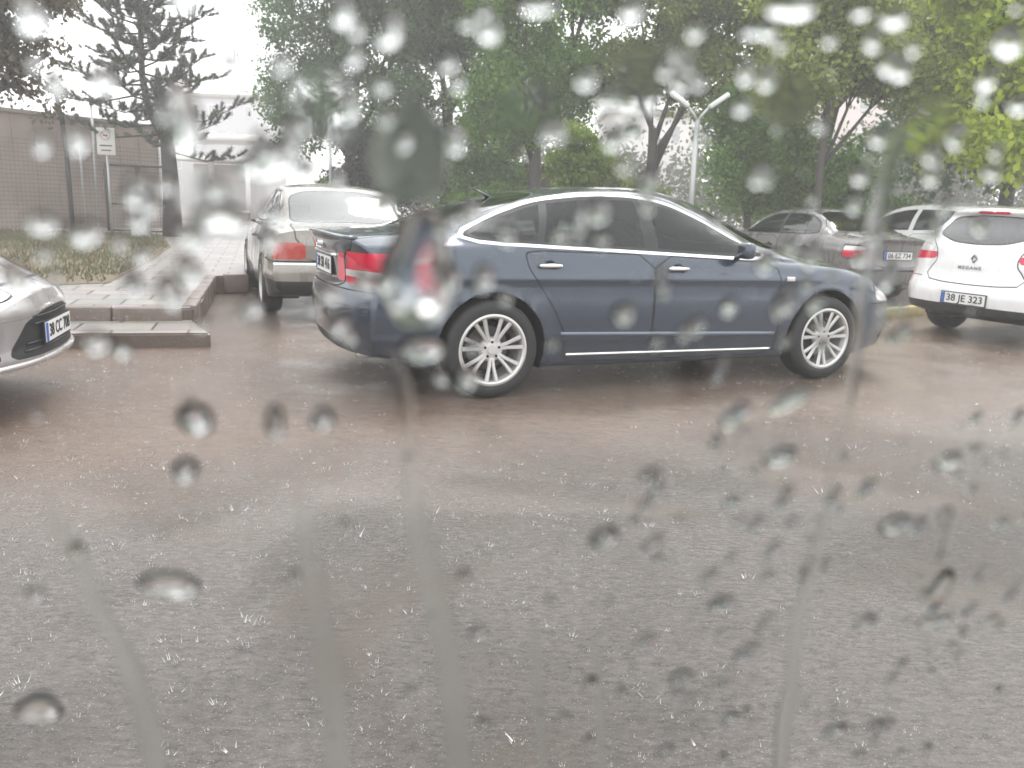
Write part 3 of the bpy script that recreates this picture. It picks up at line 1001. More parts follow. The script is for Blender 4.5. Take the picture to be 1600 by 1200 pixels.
# --- tall white people carrier behind the grey saloon
van = dict(meg)
van.update(paint=paint('pearl_white_paint', (.70, .70, .69), 0, .28), xr=-.75, xf=3.3, wb=2.6,
    zt=[(-.75, 1.55), (0, 1.60), (.8, 1.62), (1.3, 1.58), (1.7, 1.48), (2.4, 1.10), (2.6, 1.05), (3.0, .96), (3.3, .80)],
    zr=[(-.75, 1.47), (0, 1.53), (.8, 1.55), (1.3, 1.51), (1.65, 1.42), (2.35, 1.05), (2.6, 1.0), (3.0, .91), (3.3, .78)],
    wr=[(-.75, .58), (0, .64), (1.0, .64), (1.6, .65), (2.3, .72), (2.6, .72), (3.3, .58)],
    zs=[(-.75, 1.06), (0, 1.04), (1, 1.0), (2.3, .96), (2.8, .90), (3.3, .74)],
    ws=[(-.75, .80), (-.4, .855), (1, .86), (2.6, .85), (3.3, .74)], w=[(-.75, .86), (-.5, .89), (1, .90), (2.8, .89), (3.3, .80)],
    zb=[(-.75, .34), (-.3, .24), (3.0, .24), (3.3, .26)],
    rear=([(.22, .10), (.32, .02), (.50, 0), (.64, .04), (1.0, .08), (1.1, .10), (1.5, .26)], .18, 3.4, .9),
    dlo=[(-.12, 1.13), (-.16, 1.25), (-.05, 1.42), (.3, 1.475), (1.15, 1.475), (1.60, 1.38), (2.25, 1.06), (1.0, 1.08)],
    pillars=[(.98, .10, -.12), (1.98, .05, 0)], pillar_paint=True, side_glass=M['dark_glass'],
    rwin=([(-.58, 1.20), (-.50, 1.44), (0, 1.46), (.50, 1.44), (.58, 1.20), (0, 1.14)], 'yz'), rz=1.1,
    wscr=[(1.62, -.54), (2.3, -.66), (2.5, 0), (2.3, .66), (1.62, .54)], wz=1.0,
    doors=[[(.0, 1.04), (.05, .9), (.30, .66), (.36, .27), (1.0, .27), (1.0, 1.02)], [(1.015, 1.02), (1.015, .27), (2.1, .27), (2.12, .7), (2.1, .98)]],
    handles=[(.2, .93), (1.2, .92)],
    cuts=[(G_TAIL, yzpoly([(.66, .80), (1.0, .80), (1.0, 1.10), (.70, 1.10)], x1=-.42), (G_PAINT,)),
          (G_BUMP, lambda V: np.maximum(V[:, 2] - .40, V[:, 0] + .38), (G_PAINT,))])
car, s, bv = make_car('people_carrier', 'tall white car with dark side windows, behind the rounded grey saloon', 'car', (8.6, 15.6), -24, van)

# --- pale saloon almost hidden behind the blue one
hid = dict(prim); hid.update(paint=paint('pale_silver_paint', (.55, .55, .54), .2, .3))
car, s, bv = make_car('pale_saloon_car', 'pale saloon of which only the roof shows above the blue car boot', 'car', (.30, 11.8), -20, hid)

# --- silver hatchback nosing in at the left edge
P_silver = paint('silver_pink_paint', (.36, .34, .335), .4, .3)
grl = yzpoly([(-.5, .345), (.54, .345), (.58, .375), (.36, .585), (-.5, .61)], x0=2.9)
ins = yzpoly([(0, .37), (.475, .37), (.33, .56), (0, .58)], x0=2.9)
fie = dict(meg)
fie.update(paint=P_silver, xr=-.62, xf=3.37, wb=2.49, hub=.30, arch=.335, track=.74, rimr=.195, lid_name='tailgate',
    zt=[(-.62, 1.43), (0, 1.46), (.6, 1.475), (1.1, 1.45), (1.5, 1.36), (2.45, .98), (2.6, .95), (3.0, .885), (3.2, .80), (3.32, .725), (3.37, .68)],
    zr=[(-.62, 1.37), (.6, 1.41), (1.1, 1.385), (1.45, 1.30), (2.4, .93), (2.6, .90), (3.0, .815), (3.2, .745), (3.37, .645)],
    wr=[(-.62, .54), (0, .58), (1.0, .58), (1.5, .60), (2.3, .70), (2.6, .68), (3.37, .50)],
    zs=[(-.62, .98), (0, .96), (1, .93), (2.3, .87), (2.8, .79), (3.37, .60)],
    ws=[(-.62, .76), (1, .82), (2.6, .81), (3.0, .79), (3.37, .70)], w=[(-.62, .82), (1, .86), (2.8, .86), (3.37, .80)],
    zb=[(-.62, .30), (-.3, .19), (2.8, .19), (3.1, .22), (3.37, .29)],
    front=([(.15, .14), (.29, .03), (.34, -.02), (.42, 0), (.58, .0), (.68, .05), (.8, .12)], .30, 2.4, .75),
    doors=[[(.3, .94), (.38, .62), (.5, .25), (2.0, .23), (2.05, .6), (2.0, .88)]], handles=[(.5, .85)], fglass=M['front_glass'],
    dlo=[(-.30, 1.07), (-.22, 1.22), (.10, 1.33), (.6, 1.355), (1.1, 1.33), (1.45, 1.25), (2.2, .95), (1.0, .985)],
    cuts=[(G_HEAD, xyreg([(2.62, .65), (3.25, .355), (3.22, .51), (3.01, .74), (2.68, .80)], .58), (G_PAINT,)),
          *line(xyreg([(2.60, .64), (3.27, .34), (3.24, .52), (3.03, .76), (2.66, .82)], -9), .005, lambda V: .58 - V[:, 2]),
          
          (G_GRILLE, grl, (G_PAINT,)),
          *line(lambda V: V[:, 0] - 3.215 + .30 * (np.abs(V[:, 1]) / .9) ** 2.4, .010, lambda V: np.maximum(.60 - V[:, 2], np.abs(V[:, 1]) - .36), G_BLACK),
          (G_BLACK, yzpoly([(.62, .36), (.72, .36), (.72, .43), (.64, .43)], x0=2.6), (G_PAINT,)),
          (G_TAIL, yzpoly([(.60, .85), (1.0, .85), (1.0, 1.0), (.62, 1.0)], x1=-.42), (G_PAINT,))])
car, s, bv = make_car('silver_hatchback_car', 'silver hatchback nose with wide dark grille and number plate, cut by the left edge', 'car', (-6.01, 4.09), 75.4, fie)
plate(car, '38 CC 708', 3.4, .46, False, 0, bv)
mb = MB()
for zz in (.42, .385, .52, .56):
    pts = []
    wid = .30 + (.56 - zz) * .9
    for yy in np.linspace(-wid, wid, 13):
        h = bv.ray_cast(Vector((6, yy, zz)), Vector((-1, 0, 0)))[0]
        pts.append((h.x + .004, yy, zz))
    mb.tube(pts, .006, 5)
obj('grille_bars', mb.mesh('gb', True), M['black'], car)
mb = MB(); pts = []
for yy in np.linspace(-.72, .72, 21):
    h = bv.ray_cast(Vector((6, yy, .315)), Vector((-1, 0, 0)))[0]
    pts.append((h.x + .012, yy, .315))
mb.tube(pts, .028, 8, 0, .7)
obj('bumper_lip', mb.mesh('bl', True), P_silver, car)

# ------------------------------------------------------------------ ground, pavement, kerbs
def wet_ground_mat():
    m = bpy.data.materials.new('wet_asphalt')
    m.use_nodes = True
    n, l = m.node_tree.nodes, m.node_tree.links
    b = n['Principled BSDF']
    tc = n.new('ShaderNodeTexCoord')

    def noise(scale, detail=4, rough=.5, vec=None, dist=0):
        t = n.new('ShaderNodeTexNoise')
        t.inputs['Scale'].default_value = scale
        t.inputs['Detail'].default_value = detail
        t.inputs['Roughness'].default_value = rough
        t.inputs['Distortion'].default_value = dist
        l.new(vec if vec is not None else tc.outputs['Object'], t.inputs['Vector'])
        return t.outputs['Fac']

    def ramp(src, a, b_, ca=(0, 0, 0, 1), cb=(1, 1, 1, 1)):
        r = n.new('ShaderNodeValToRGB')
        r.color_ramp.elements[0].position = a; r.color_ramp.elements[1].position = b_
        r.color_ramp.elements[0].color = ca; r.color_ramp.elements[1].color = cb
        l.new(src, r.inputs[0]); return r.outputs[0]

    def mixc(f, a, b_):
        x = n.new('ShaderNodeMix'); x.data_type = 'RGBA'
        l.new(f, x.inputs[0])
        for v, s in ((a, 6), (b_, 7)):
            if isinstance(v, tuple): x.inputs[s].default_value = (*v, 1)
            else: l.new(v, x.inputs[s])
        return x.outputs[2]
    # muddy run-off: a band of brown water along the parked cars and to the left, ragged edge
    sep = n.new('ShaderNodeSeparateXYZ'); l.new(tc.outputs['Object'], sep.inputs[0])
    band = n.new('ShaderNodeMath'); band.operation = 'MULTIPLY_ADD'      # distance from the line of the cars
    band.inputs[1].default_value = -.36
    l.new(sep.outputs[0], band.inputs[0]); l.new(sep.outputs[1], band.inputs[2])
    wob = n.new('ShaderNodeMath'); wob.operation = 'MULTIPLY_ADD'; wob.inputs[1].default_value = 2.4
    l.new(noise(.55, 5, .6), wob.inputs[0]); l.new(band.outputs[0], wob.inputs[2])
    near = ramp(wob.outputs[0], 0, 1)
    mr = n.new('ShaderNodeMapRange'); mr.inputs[1].default_value = 4.6; mr.inputs[2].default_value = 6.0
    l.new(wob.outputs[0], mr.inputs[0])
    mpc = n.new('ShaderNodeMapping'); mpc.inputs['Scale'].default_value = (1, 2.2, 1); l.new(tc.outputs['Object'], mpc.inputs[0])
    mud = mixc(ramp(noise(9, 9, .75, mpc.outputs[0], .6), .3, .7), (.21, .150, .115), (.105, .080, .066))
    grey = mixc(ramp(noise(22, 9, .8, mpc.outputs[0], .5), .30, .70), (.215, .190, .172), (.072, .065, .060))
    spk = ramp(noise(120, 2, .5, mpc.outputs[0]), .63, .72)
    grey2 = mixc(spk, grey, (.38, .36, .34))
    patch = mixc(ramp(noise(.8, 5, .6, dist=.6), .52, .62), grey2, (.15, .125, .105))
    colr = mixc(mr.outputs[0], patch, mud)
    l.new(colr, b.inputs['Base Color'])
    rr = ramp(noise(1.3, 4, .6), .3, .7, (.05, .05, .05, 1), (.22, .22, .22, 1))
    l.new(rr, b.inputs['Roughness'])
    b.inputs['Specular IOR Level'].default_value = .6
    # rain-beaten water: drop rings, chop, grit
    vo = n.new('ShaderNodeTexVoronoi'); vo.inputs['Scale'].default_value = 7
    l.new(tc.outputs['Object'], vo.inputs['Vector'])
    w = n.new('ShaderNodeMath'); w.operation = 'MULTIPLY'; w.inputs[1].default_value = 55
    l.new(vo.outputs['Distance'], w.inputs[0])
    sn = n.new('ShaderNodeMath'); sn.operation = 'SINE'; l.new(w.outputs[0], sn.inputs[0])
    fall = n.new('ShaderNodeMapRange'); fall.inputs[1].default_value = 0; fall.inputs[2].default_value = .45
    fall.inputs[3].default_value = 1; fall.inputs[4].default_value = 0
    l.new(vo.outputs['Distance'], fall.inputs[0])
    rings = n.new('ShaderNodeMath'); rings.operation = 'MULTIPLY'
    l.new(sn.outputs[0], rings.inputs[0]); l.new(fall.outputs[0], rings.inputs[1])
    h1 = n.new('ShaderNodeMath'); h1.operation = 'MULTIPLY_ADD'; h1.inputs[1].default_value = .22
    mp = n.new('ShaderNodeMapping'); mp.inputs['Scale'].default_value = (1, 1.8, 1); l.new(tc.outputs['Object'], mp.inputs[0])
    l.new(rings.outputs[0], h1.inputs[0]); l.new(noise(34, 6, .7, mp.outputs[0], .4), h1.inputs[2])
    h2 = n.new('ShaderNodeMath'); h2.operation = 'MULTIPLY_ADD'; h2.inputs[1].default_value = .5
    l.new(noise(130, 3, .6), h2.inputs[0]); l.new(h1.outputs[0], h2.inputs[2])
    bp = n.new('ShaderNodeBump'); bp.inputs['Distance'].default_value = .024
    calm = n.new('ShaderNodeMapRange'); calm.inputs[1].default_value = 3.6; calm.inputs[2].default_value = 6.5; calm.inputs[3].default_value = 1.0; calm.inputs[4].default_value = .42
    l.new(wob.outputs[0], calm.inputs[0])
    pud = n.new('ShaderNodeMapRange'); pud.inputs[1].default_value = .44; pud.inputs[2].default_value = .56; pud.inputs[3].default_value = .72
    l.new(noise(.7, 4, .55, None, .8), pud.inputs[0])
    cm = n.new('ShaderNodeMath'); cm.operation = 'MULTIPLY'; l.new(calm.outputs[0], cm.inputs[0]); l.new(pud.outputs[0], cm.inputs[1]); l.new(cm.outputs[0], bp.inputs['Strength'])
    l.new(h2.outputs[0], bp.inputs['Height']); l.new(bp.outputs[0], b.inputs['Normal'])
    return m


M['ground'] = wet_ground_mat()
mb = MB(); mb.add([(-140, -20, 0), (140, -20, 0), (140, 145, 0), (-140, 145, 0)], [(0, 1, 2, 3)])
tag(obj('ground', mb.mesh('ground'), M['ground']), 'wet brown and grey asphalt beaten by heavy rain', kind='structure')


def paver_mat(name, c1, c2, gap, sx, sy, rough=.3):
    m = bpy.data.materials.new(name); m.use_nodes = True
    n, l = m.node_tree.nodes, m.node_tree.links
    b = n['Principled BSDF']; b.inputs['Roughness'].default_value = rough
    tc = n.new('ShaderNodeTexCoord')
    mp = n.new('ShaderNodeMapping'); mp.inputs['Rotation'].default_value = (0, 0, R(-17)); l.new(tc.outputs['Object'], mp.inputs[0])
    t = n.new('ShaderNodeTexBrick'); t.offset = .5
    t.inputs['Color1'].default_value = (*c1, 1); t.inputs['Color2'].default_value = (*c2, 1); t.inputs['Mortar'].default_value = (*gap, 1)
    t.inputs['Scale'].default_value = 1; t.inputs['Mortar Size'].default_value = .012; t.inputs['Brick Width'].default_value = sx; t.inputs['Row Height'].default_value = sy
    l.new(mp.outputs[0], t.inputs['Vector'])
    nz = n.new('ShaderNodeTexNoise'); nz.inputs['Scale'].default_value = 3; nz.inputs['Detail'].default_value = 6; l.new(tc.outputs['Object'], nz.inputs['Vector'])
    mx = n.new('ShaderNodeMix'); mx.data_type = 'RGBA'; mx.blend_type = 'MULTIPLY'; mx.inputs[0].default_value = .5
    l.new(t.outputs['Color'], mx.inputs[6]); l.new(nz.outputs['Color'], mx.inputs[7])
    hs = n.new('ShaderNodeHueSaturation'); hs.inputs['Saturation'].default_value = .75; hs.inputs['Value'].default_value = 1.35; l.new(mx.outputs[2], hs.inputs['Color'])
    l.new(hs.outputs[0], b.inputs['Base Color'])
    nf = n.new('ShaderNodeTexNoise'); nf.inputs['Scale'].default_value = 45; nf.inputs['Detail'].default_value = 4; l.new(tc.outputs['Object'], nf.inputs['Vector'])
    ad = n.new('ShaderNodeMath'); ad.operation = 'MULTIPLY_ADD'; ad.inputs[1].default_value = -1.2; l.new(t.outputs['Fac'], ad.inputs[0]); l.new(nf.outputs['Fac'], ad.inputs[2])
    bp = n.new('ShaderNodeBump'); bp.inputs['Strength'].default_value = .5; bp.inputs['Distance'].default_value = .01
    l.new(ad.outputs[0], bp.inputs['Height']); l.new(bp.outputs[0], b.inputs['Normal'])
    return m


def slab(name, poly, z0, z1, m, label):
    mb = MB(); k = len(poly)
    mb.add([(x, y, z0) for x, y in poly] + [(x, y, z1) for x, y in poly],
           [tuple(range(k, 2 * k))] + [(i, (i + 1) % k, k + (i + 1) % k, k + i) for i in range(k)])
    bm = bmesh.new(); bm.from_mesh(mb.mesh(name))
    bmesh.ops.bevel(bm, geom=[e for e in bm.edges if all(v.co.z > z1 - 1e-4 for v in e.verts)], offset=.015, segments=2, affect='EDGES')
    me = bpy.data.meshes.new(name); bm.to_mesh(me); bm.free()
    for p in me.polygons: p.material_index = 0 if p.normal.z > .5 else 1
    return tag(obj(name, me, [m, M['mud_shade_face']]), label, kind='structure')


M['mud_shade_face'] = mat('mud_and_shade_kerb_face', (.13, .098, .08), .45, noise=.45, nscale=5, bump=.5)  # upright slab sides: mud stain plus shade painted into one darker colour
M['kerb'] = mat('wet_kerb_concrete', (.27, .235, .205), .35, noise=.3, nscale=6, bump=.5, bscale=50)
M['paver'] = paver_mat('wet_pavers', (.33, .295, .27), (.24, .22, .20), (.07, .055, .045), .42, .40)
M['paver2'] = paver_mat('wet_pavers_near', (.30, .265, .24), (.23, .205, .185), (.06, .045, .04), .60, .42)
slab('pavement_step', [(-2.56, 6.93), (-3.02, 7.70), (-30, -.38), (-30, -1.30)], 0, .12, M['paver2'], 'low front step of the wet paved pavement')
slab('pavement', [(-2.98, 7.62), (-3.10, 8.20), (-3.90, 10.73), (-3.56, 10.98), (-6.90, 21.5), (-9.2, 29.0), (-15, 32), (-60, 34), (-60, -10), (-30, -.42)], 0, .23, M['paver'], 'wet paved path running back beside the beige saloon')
# loose kerb stones along the corner edge of the pavement
M['stone'] = mat('kerb_stone', (.17, .135, .115), .35, noise=.4, nscale=7, bump=.5)
def run_stones(a, b, z, n, lab):
    a, b = Vector(a), Vector(b); d = (b - a); L = d.length / n; ang = math.atan2(d.y, d.x)
    first = None
    for i in range(n):
        c = a + d * ((i + .5) / n)
        if first is None:
            first = bevel_box((0, 0, 0), (L - .014, .13, .24), .014, 2)
        o = obj('kerb_stone', first, M['stone'] if not first.materials else [], None, (c.x, c.y, z - .12 + .018 + random.uniform(-.006, .006)))
        o.rotation_euler = (0, 0, ang + random.uniform(-.015, .015))
        tag(o, lab, 'kerb stone', 'kerb stones edging the pavement')
run_stones((-3.03, 7.70), (-3.92, 10.70), .23, 6, 'wet stone edging the paved path along its right side')
run_stones((-3.80, 10.82), (-3.54, 11.0), .23, 1, 'short brown kerb stone where the path widens by the beige saloon')
run_stones((-3.05, 7.60), (-7.6, 6.24), .225, 8, 'wet stone edging the upper pavement above the low front step')

# grass verge
M['soil'] = mat('muddy_grass_soil', (.13, .10, .06), .8, noise=.5, nscale=2.5, bump=.6, bscale=20)
gpoly = [(-16, 16.0), (-11.5, 20.0), (-8.6, 20.4), (-6.6, 16.0), (-5.5, 12.6), (-4.6, 9.4), (-5.4, 8.6), (-9, 8.2), (-16, 9)]
mb = MB(); mb.add([(x, y, .236) for x, y in gpoly], [tuple(range(len(gpoly)))])
tag(obj('verge_soil', mb.mesh('verge'), M['soil']), 'muddy verge beside the paved path', kind='structure')


def blades(name, poly, n, z, hmin, hmax, m, label):
    P = np.array(poly); lo, hi = P.min(0), P.max(0)
    q = rng.uniform(lo, hi, (n * 2, 2)); q = q[sdpoly(q, P) < -.05][:n]
    k = len(q)
    cl = np.sin(q[:, 0] * 2.1) * np.cos(q[:, 1] * 1.7) + rng.normal(0, .5, k)
    q = q[cl > -.3]; k = len(q)
    h = rng.uniform(hmin, hmax, k); a = rng.uniform(0, 6.283, k); w = .012
    base = np.c_[q, np.full(k, z)]
    dx = np.c_[np.cos(a) * w, np.sin(a) * w, np.zeros(k)]
    lean = np.c_[rng.normal(0, .35, (k, 2)) * h[:, None], h]
    v = np.stack([base - dx, base + dx, base + lean], 1).reshape(-1, 3)
    me = bpy.data.meshes.new(name)
    me.from_pydata(v.tolist(), [], np.arange(k * 3).reshape(-1, 3).tolist())
    at = me.attributes.new('rnd', 'FLOAT', 'FACE'); at.data.foreach_set('value', rng.random(k))
    return tag(obj(name, me, m), label, kind='stuff')


M['grass'] = leaf_mat('patchy_grass', (.085, .12, .05), (.19, .15, .09))
blades('grass', gpoly, 26000, .236, .03, .10, M['grass'], 'patchy green and brown grass on the muddy verge')
mb = MB()
mb.box((0, 0, 0), (1.5, .13, .15))
yk = bevel_box((0, 0, 0), (1.55, .14, .16), .015, 2)
o = obj('yellow_kerb', yk, mat('worn_yellow_paint', (.38, .31, .13), .5, noise=.4, nscale=9), None, (5.25, 11.25, .05)); o.rotation_euler = (0, 0, R(38))
tag(o, 'worn yellow kerb block between the grey saloon and the white hatchback', 'kerb')

# ------------------------------------------------------------------ rain splashing on the ground
def splashes(n):
    vs, fs = [], []
    def shard(p, d, w, h):
        k = len(vs); t = Vector((-d.y, d.x, 0)); t = t.normalized() if t.length > 1e-4 else Vector((1, 0, 0))
        q = p + d * h
        vs.extend([p - t * w, p + t * w, p + Vector((d.x, d.y, 0)) * w * 2 + Vector((0, 0, .001)), q]); fs.extend([(k, k + 1, k + 3), (k + 1, k + 2, k + 3), (k + 2, k, k + 3)])
    def bead(p, r):
        k = len(vs)
        vs.extend([p + Vector(c) * r for c in ((1, 0, 0), (-1, 0, 0), (0, 1, 0), (0, -1, 0), (0, 0, 1.3), (0, 0, -1.3))])
        fs.extend([(k + a, k + b, k + c) for a, b, c in ((0, 2, 4), (2, 1, 4), (1, 3, 4), (3, 0, 4), (2, 0, 5), (1, 2, 5), (3, 1, 5), (0, 3, 5))])
    for _ in range(n):
        y = 1.6 + 13 * random.random() ** 1.5
        x = random.uniform(-.72, .72) * (y + 1.2)
        # gusts: splashes come in loose swathes
        if math.sin(x * 1.3 + y * .9) + math.sin(x * .5 - y * 1.9 + 2) + random.uniform(-1.3, 1.3) < -.2: continue
        s = random.uniform(.15, 1) ** 2.6
        if random.random() < .012: s = random.uniform(1.2, 2.2)
        z = .003
        if x < -2.6 - (y - 7) * .35 and y > 6.6 + (x + 2.6) * .3: z = .235
        c = Vector((x, y, z)); r = .004 + .014 * s
        kind = random.random()
        if kind < .55:          # a hop of beads
            for k in range(random.randint(1, 4)):
                bead(c + Vector((random.gauss(0, .012), random.gauss(0, .012), random.uniform(.002, .012 + .03 * s))), random.uniform(.0007, .0018))
            continue
        m_ = random.randint(3, 6)
        for k in range(m_):
            a = 6.283 * random.random()
            d = Vector((math.cos(a) * .7, math.sin(a) * .7, random.uniform(.5, 1.2))).normalized()
            hh = (.004 + .022 * s) * random.uniform(.3, 1)
            q = c + Vector((math.cos(a), math.sin(a), 0)) * r
            shard(q, d, .0008 + .0011 * s, hh * 1.05)
            if random.random() < .7: bead(q + d * hh * random.uniform(1.0, 1.9), 0.0008 + .0009 * random.random())
    me = bpy.data.meshes.new('rain_splash'); me.from_pydata([tuple(v) for v in vs], [], fs)
    return finish(me, False)


m = mat('splash_water', (.64, .64, .63), .2); m.node_tree.nodes['Principled BSDF'].inputs['Transmission Weight'].default_value = .35
m.node_tree.nodes['Principled BSDF'].inputs['IOR'].default_value = 1.33
tag(obj('rain_splash', splashes(13000), m), 'tiny crowns of rain splashing up from the wet ground', kind='stuff')

# ------------------------------------------------------------------ trees
def crown(name, P, s, m, parent, droop=0.0, wide=.62, loc=(0, 0, 0)):
    k = len(P)
    a = rng.normal(size=(k, 3)); a[:, 2] -= droop; a /= np.linalg.norm(a, axis=1)[:, None]
    b = rng.normal(size=(k, 3)); b -= (a * b).sum(1)[:, None] * a; b /= np.linalg.norm(b, axis=1)[:, None]
    s = s * rng.uniform(.6, 1.25, k)[:, None]
    v = np.stack([P - a * s, P + b * s * wide, P + a * s, P - b * s * wide], 1).reshape(-1, 3)
    me = bpy.data.meshes.new(name)
    me.vertices.add(4 * k); me.vertices.foreach_set('co', v.ravel())
    me.loops.add(4 * k); me.loops.foreach_set('vertex_index', np.arange(4 * k))
    me.polygons.add(k); me.polygons.foreach_set('loop_start', np.arange(k) * 4); me.polygons.foreach_set('loop_total', np.full(k, 4))
    at = me.attributes.new('rnd', 'FLOAT', 'FACE')
    # colour follows the twig a leaf hangs on as much as the leaf
    tw = .5 + .25 * np.sin(P[:, 0] * 3.1 + P[:, 2] * 2.3) + .25 * np.sin(P[:, 1] * 2.7 - P[:, 2] * 3.7)
    at.data.foreach_set('value', np.clip(.55 * tw + .45 * rng.random(k), 0, 1))
    me.update(calc_edges=True)
    return obj(name, me, m, parent, loc)


M['bark'] = mat('wet_bark', (.055, .047, .04), .7, noise=.4, nscale=9, bump=.8, bscale=25)


def tree(name, label, pos, trunk_h, tr, blobs, leaves, ls, lm, group='trees behind the parked cars', seed=1, twigs=26, sig=.22, droop=0, cat='tree', bark=None):
    """blobs: (x, y, z, rx, ry, rz) relative to the foot of the trunk"""
    global rng
    rng = np.random.default_rng(seed); rd = random.Random(seed)
    t = empty(name, (pos[0], pos[1], pos[2] if len(pos) > 2 else 0)); tag(t, label, cat, group)
    mb = MB()
    top = Vector((rd.uniform(-.15, .15), rd.uniform(-.1, .1), trunk_h))
    mb.tube([(0, 0, -.05), (top.x * .2, 0, trunk_h * .25), (top.x * .6, top.y * .5, trunk_h * .65), top], [tr * 1.35, tr, tr * .85, tr * .7], 10)
    for bx in blobs:
        c = Vector(bx[:3]); st = top * rd.uniform(.6, 1.0)
        mid = (st + c) / 2 + Vector((rd.uniform(-.2, .2), rd.uniform(-.2, .2), rd.uniform(.0, .3)))
        mb.tube([st, mid, c], [tr * .5, tr * .32, tr * .12], 7)
        for _ in range(4):
            e = c + Vector((rd.uniform(-1, 1) * bx[3], rd.uniform(-1, 1) * bx[4], rd.uniform(-.6, .9) * bx[5])) * .8
            mb.tube([mid, (mid + e) / 2 + Vector((0, 0, .1)), e], [tr * .2, tr * .12, .008], 5)
    obj('trunk', mb.mesh('trunk', True), bark or M['bark'], t)
    vol = np.array([b[3] * b[4] * b[5] for b in blobs]); n_per = (leaves * vol / vol.sum()).astype(int)
    P = []
    for bx, k in zip(blobs, n_per):
        nt_ = max(6, int(twigs * (bx[3] * bx[4] * bx[5]) ** .66))
        d = rng.normal(size=(nt_, 3)); d /= np.linalg.norm(d, axis=1)[:, None]
        rr = rng.uniform(.45, 1.05, nt_)[:, None]
        tc = np.array(bx[:3]) + d * rr * np.array(bx[3:6])
        i = rng.integers(0, nt_, k)
        P.append(tc[i] + rng.normal(0, 1, (k, 3)) * np.array([sig, sig, sig * .8]))
    P = np.vstack(P); P = P[P[:, 2] > .1]
    crown('crown', P, ls, lm, t, droop)
    return t


L_dark = leaf_mat('dusky_leaves', (.058, .110, .052), (.19, .29, .135), .55)
L_mid = leaf_mat('mid_green_leaves', (.065, .145, .028), (.24, .40, .07), .55)
L_olive = leaf_mat('olive_leaves', (.115, .165, .032), (.34, .41, .10), .55)
L_lime = leaf_mat('yellow_green_leaves', (.22, .33, .018), (.56, .64, .05), .5)
L_brt = leaf_mat('bright_shrub_leaves', (.09, .16, .02), (.25, .34, .05), .45)
L_brown = leaf_mat('brownish_leaves', (.05, .05, .03), (.16, .13, .08))

tree('tall_tree', 'tall dusky broad tree at the left of the row, edge against the white sky', (-4.9, 25), 3.2, .20,
     [(-1.4, 0, 4.0, 1.5, 1.4, 1.7), (-.9, .3, 6.6, 1.7, 1.5, 1.7), (1.0, -.3, 5.2, 1.6, 1.5, 2.0), (.3, .3, 8.6, 2.2, 1.6, 1.8), (.9, .2, 2.9, 1.2, 1.1, 1.0), (2.0, 0, 7.6, 1.6, 1.4, 2)], 60000, .060, L_dark, seed=3, twigs=50, sig=.18)
tree('tall_tree', 'tall dusky tree with forked trunk just right of the leftmost tall one', (-2.0, 23), 4.2, .17,
     [(-1.0, 0, 3.3, 1.1, 1.2, 1.3), (-.6, 0, 5.6, 1.2, 1.1, 1.2), (.9, .3, 5.0, 1.2, 1.3, 1.0), (.6, 0, 7.6, 1.9, 1.5, 1.3), (1.3, .2, 3.5, 1.0, 1.2, 1.0), (-.7, 0, 7.4, 1.6, 1.3, 1.4)], 50000, .060, L_dark, seed=5, twigs=40, sig=.20)
tree('tall_tree', 'dark green tree standing over the roof of the blue saloon', (.4, 21), 3.4, .18,
     [(-.9, 0, 3.6, 1.2, 1.2, 1.2), (.6, .2, 4.3, 1.2, 1.2, 1.3), (-.4, 0, 5.6, 1.3, 1.3, 1.0), (1.2, -.2, 6.6, 1.5, 1.2, 1.2), (-1.2, .2, 6.8, 1.3, 1.3, 1.2), (.3, 0, 7.9, 1.8, 1.3, .9)], 48000, .060, L_mid, seed=8, twigs=40, sig=.20)
tree('leafy_tree', 'olive green tree behind the double-headed street lamp', (3.2, 21), 3.2, .15,
     [(-.8, .6, 4.6, 1.1, 1.0, .8), (.5, .4, 4.9, 1.3, 1.1, 1.1), (1.9, .3, 4.6, 1.2, 1.1, 1.2), (0, .2, 6.6, 1.6, 1.2, 1.2), (2.2, .2, 6.7, 1.5, 1.2, 1.3)], 44000, .060, L_olive, seed=11, twigs=38, sig=.20)
tree('leafy_tree', 'low bushy green tree right of the street lamp, above the grey saloon', (5.3, 19.5), 1.6, .10,
     [(-.2, 0, 2.1, .9, .9, .8), (.5, .2, 2.9, .9, .9, .8), (-.5, .2, 3.3, .7, .8, .6), (1.2, 0, 1.9, .8, .8, .8)], 26000, .055, L_mid, seed=13, twigs=40)
tree('leafy_tree', 'tree with a thin dark straight trunk standing above the grey saloon roof', (5.75, 16.5), 3.3, .085,
     [(-.6, .2, 3.9, .9, .9, .7), (.6, 0, 4.4, 1.0, .9, .8), (1.5, .2, 3.9, .8, .8, .6), (0, .2, 5.3, 1.3, .9, .8)], 22000, .060, leaf_mat('light_olive_leaves', (.12, .165, .03), (.36, .42, .09), .5), seed=17, twigs=40, sig=.2)
tree('small_pine', 'small feathery young pine beside the thin dark trunk', (6.9, 18.5), 1.9, .04,
     [(0, 0, 1.9, .7, .7, .5), (.3, .1, 2.6, .5, .5, .4)], 3000, .06, L_mid, seed=19, twigs=30, sig=.16)
tree('lime_tree', 'bright yellow-green maple hanging over the white cars at the right', (9.9, 16.5), 3.0, .16,
     [(-1.5, -.4, 3.0, .9, 1.0, .9), (-.7, -.3, 4.2, 1.3, 1.1, .9), (.8, -.2, 3.6, 1.1, 1.1, 1.3), (-1.3, 0, 5.6, 1.2, 1.1, .8), (.7, 0, 5.6, 1.6, 1.1, 1.1), (-.3, -.3, 2.6, .9, .9, .7)], 26000, .085, L_lime, seed=23, twigs=34, sig=.22, droop=.5)
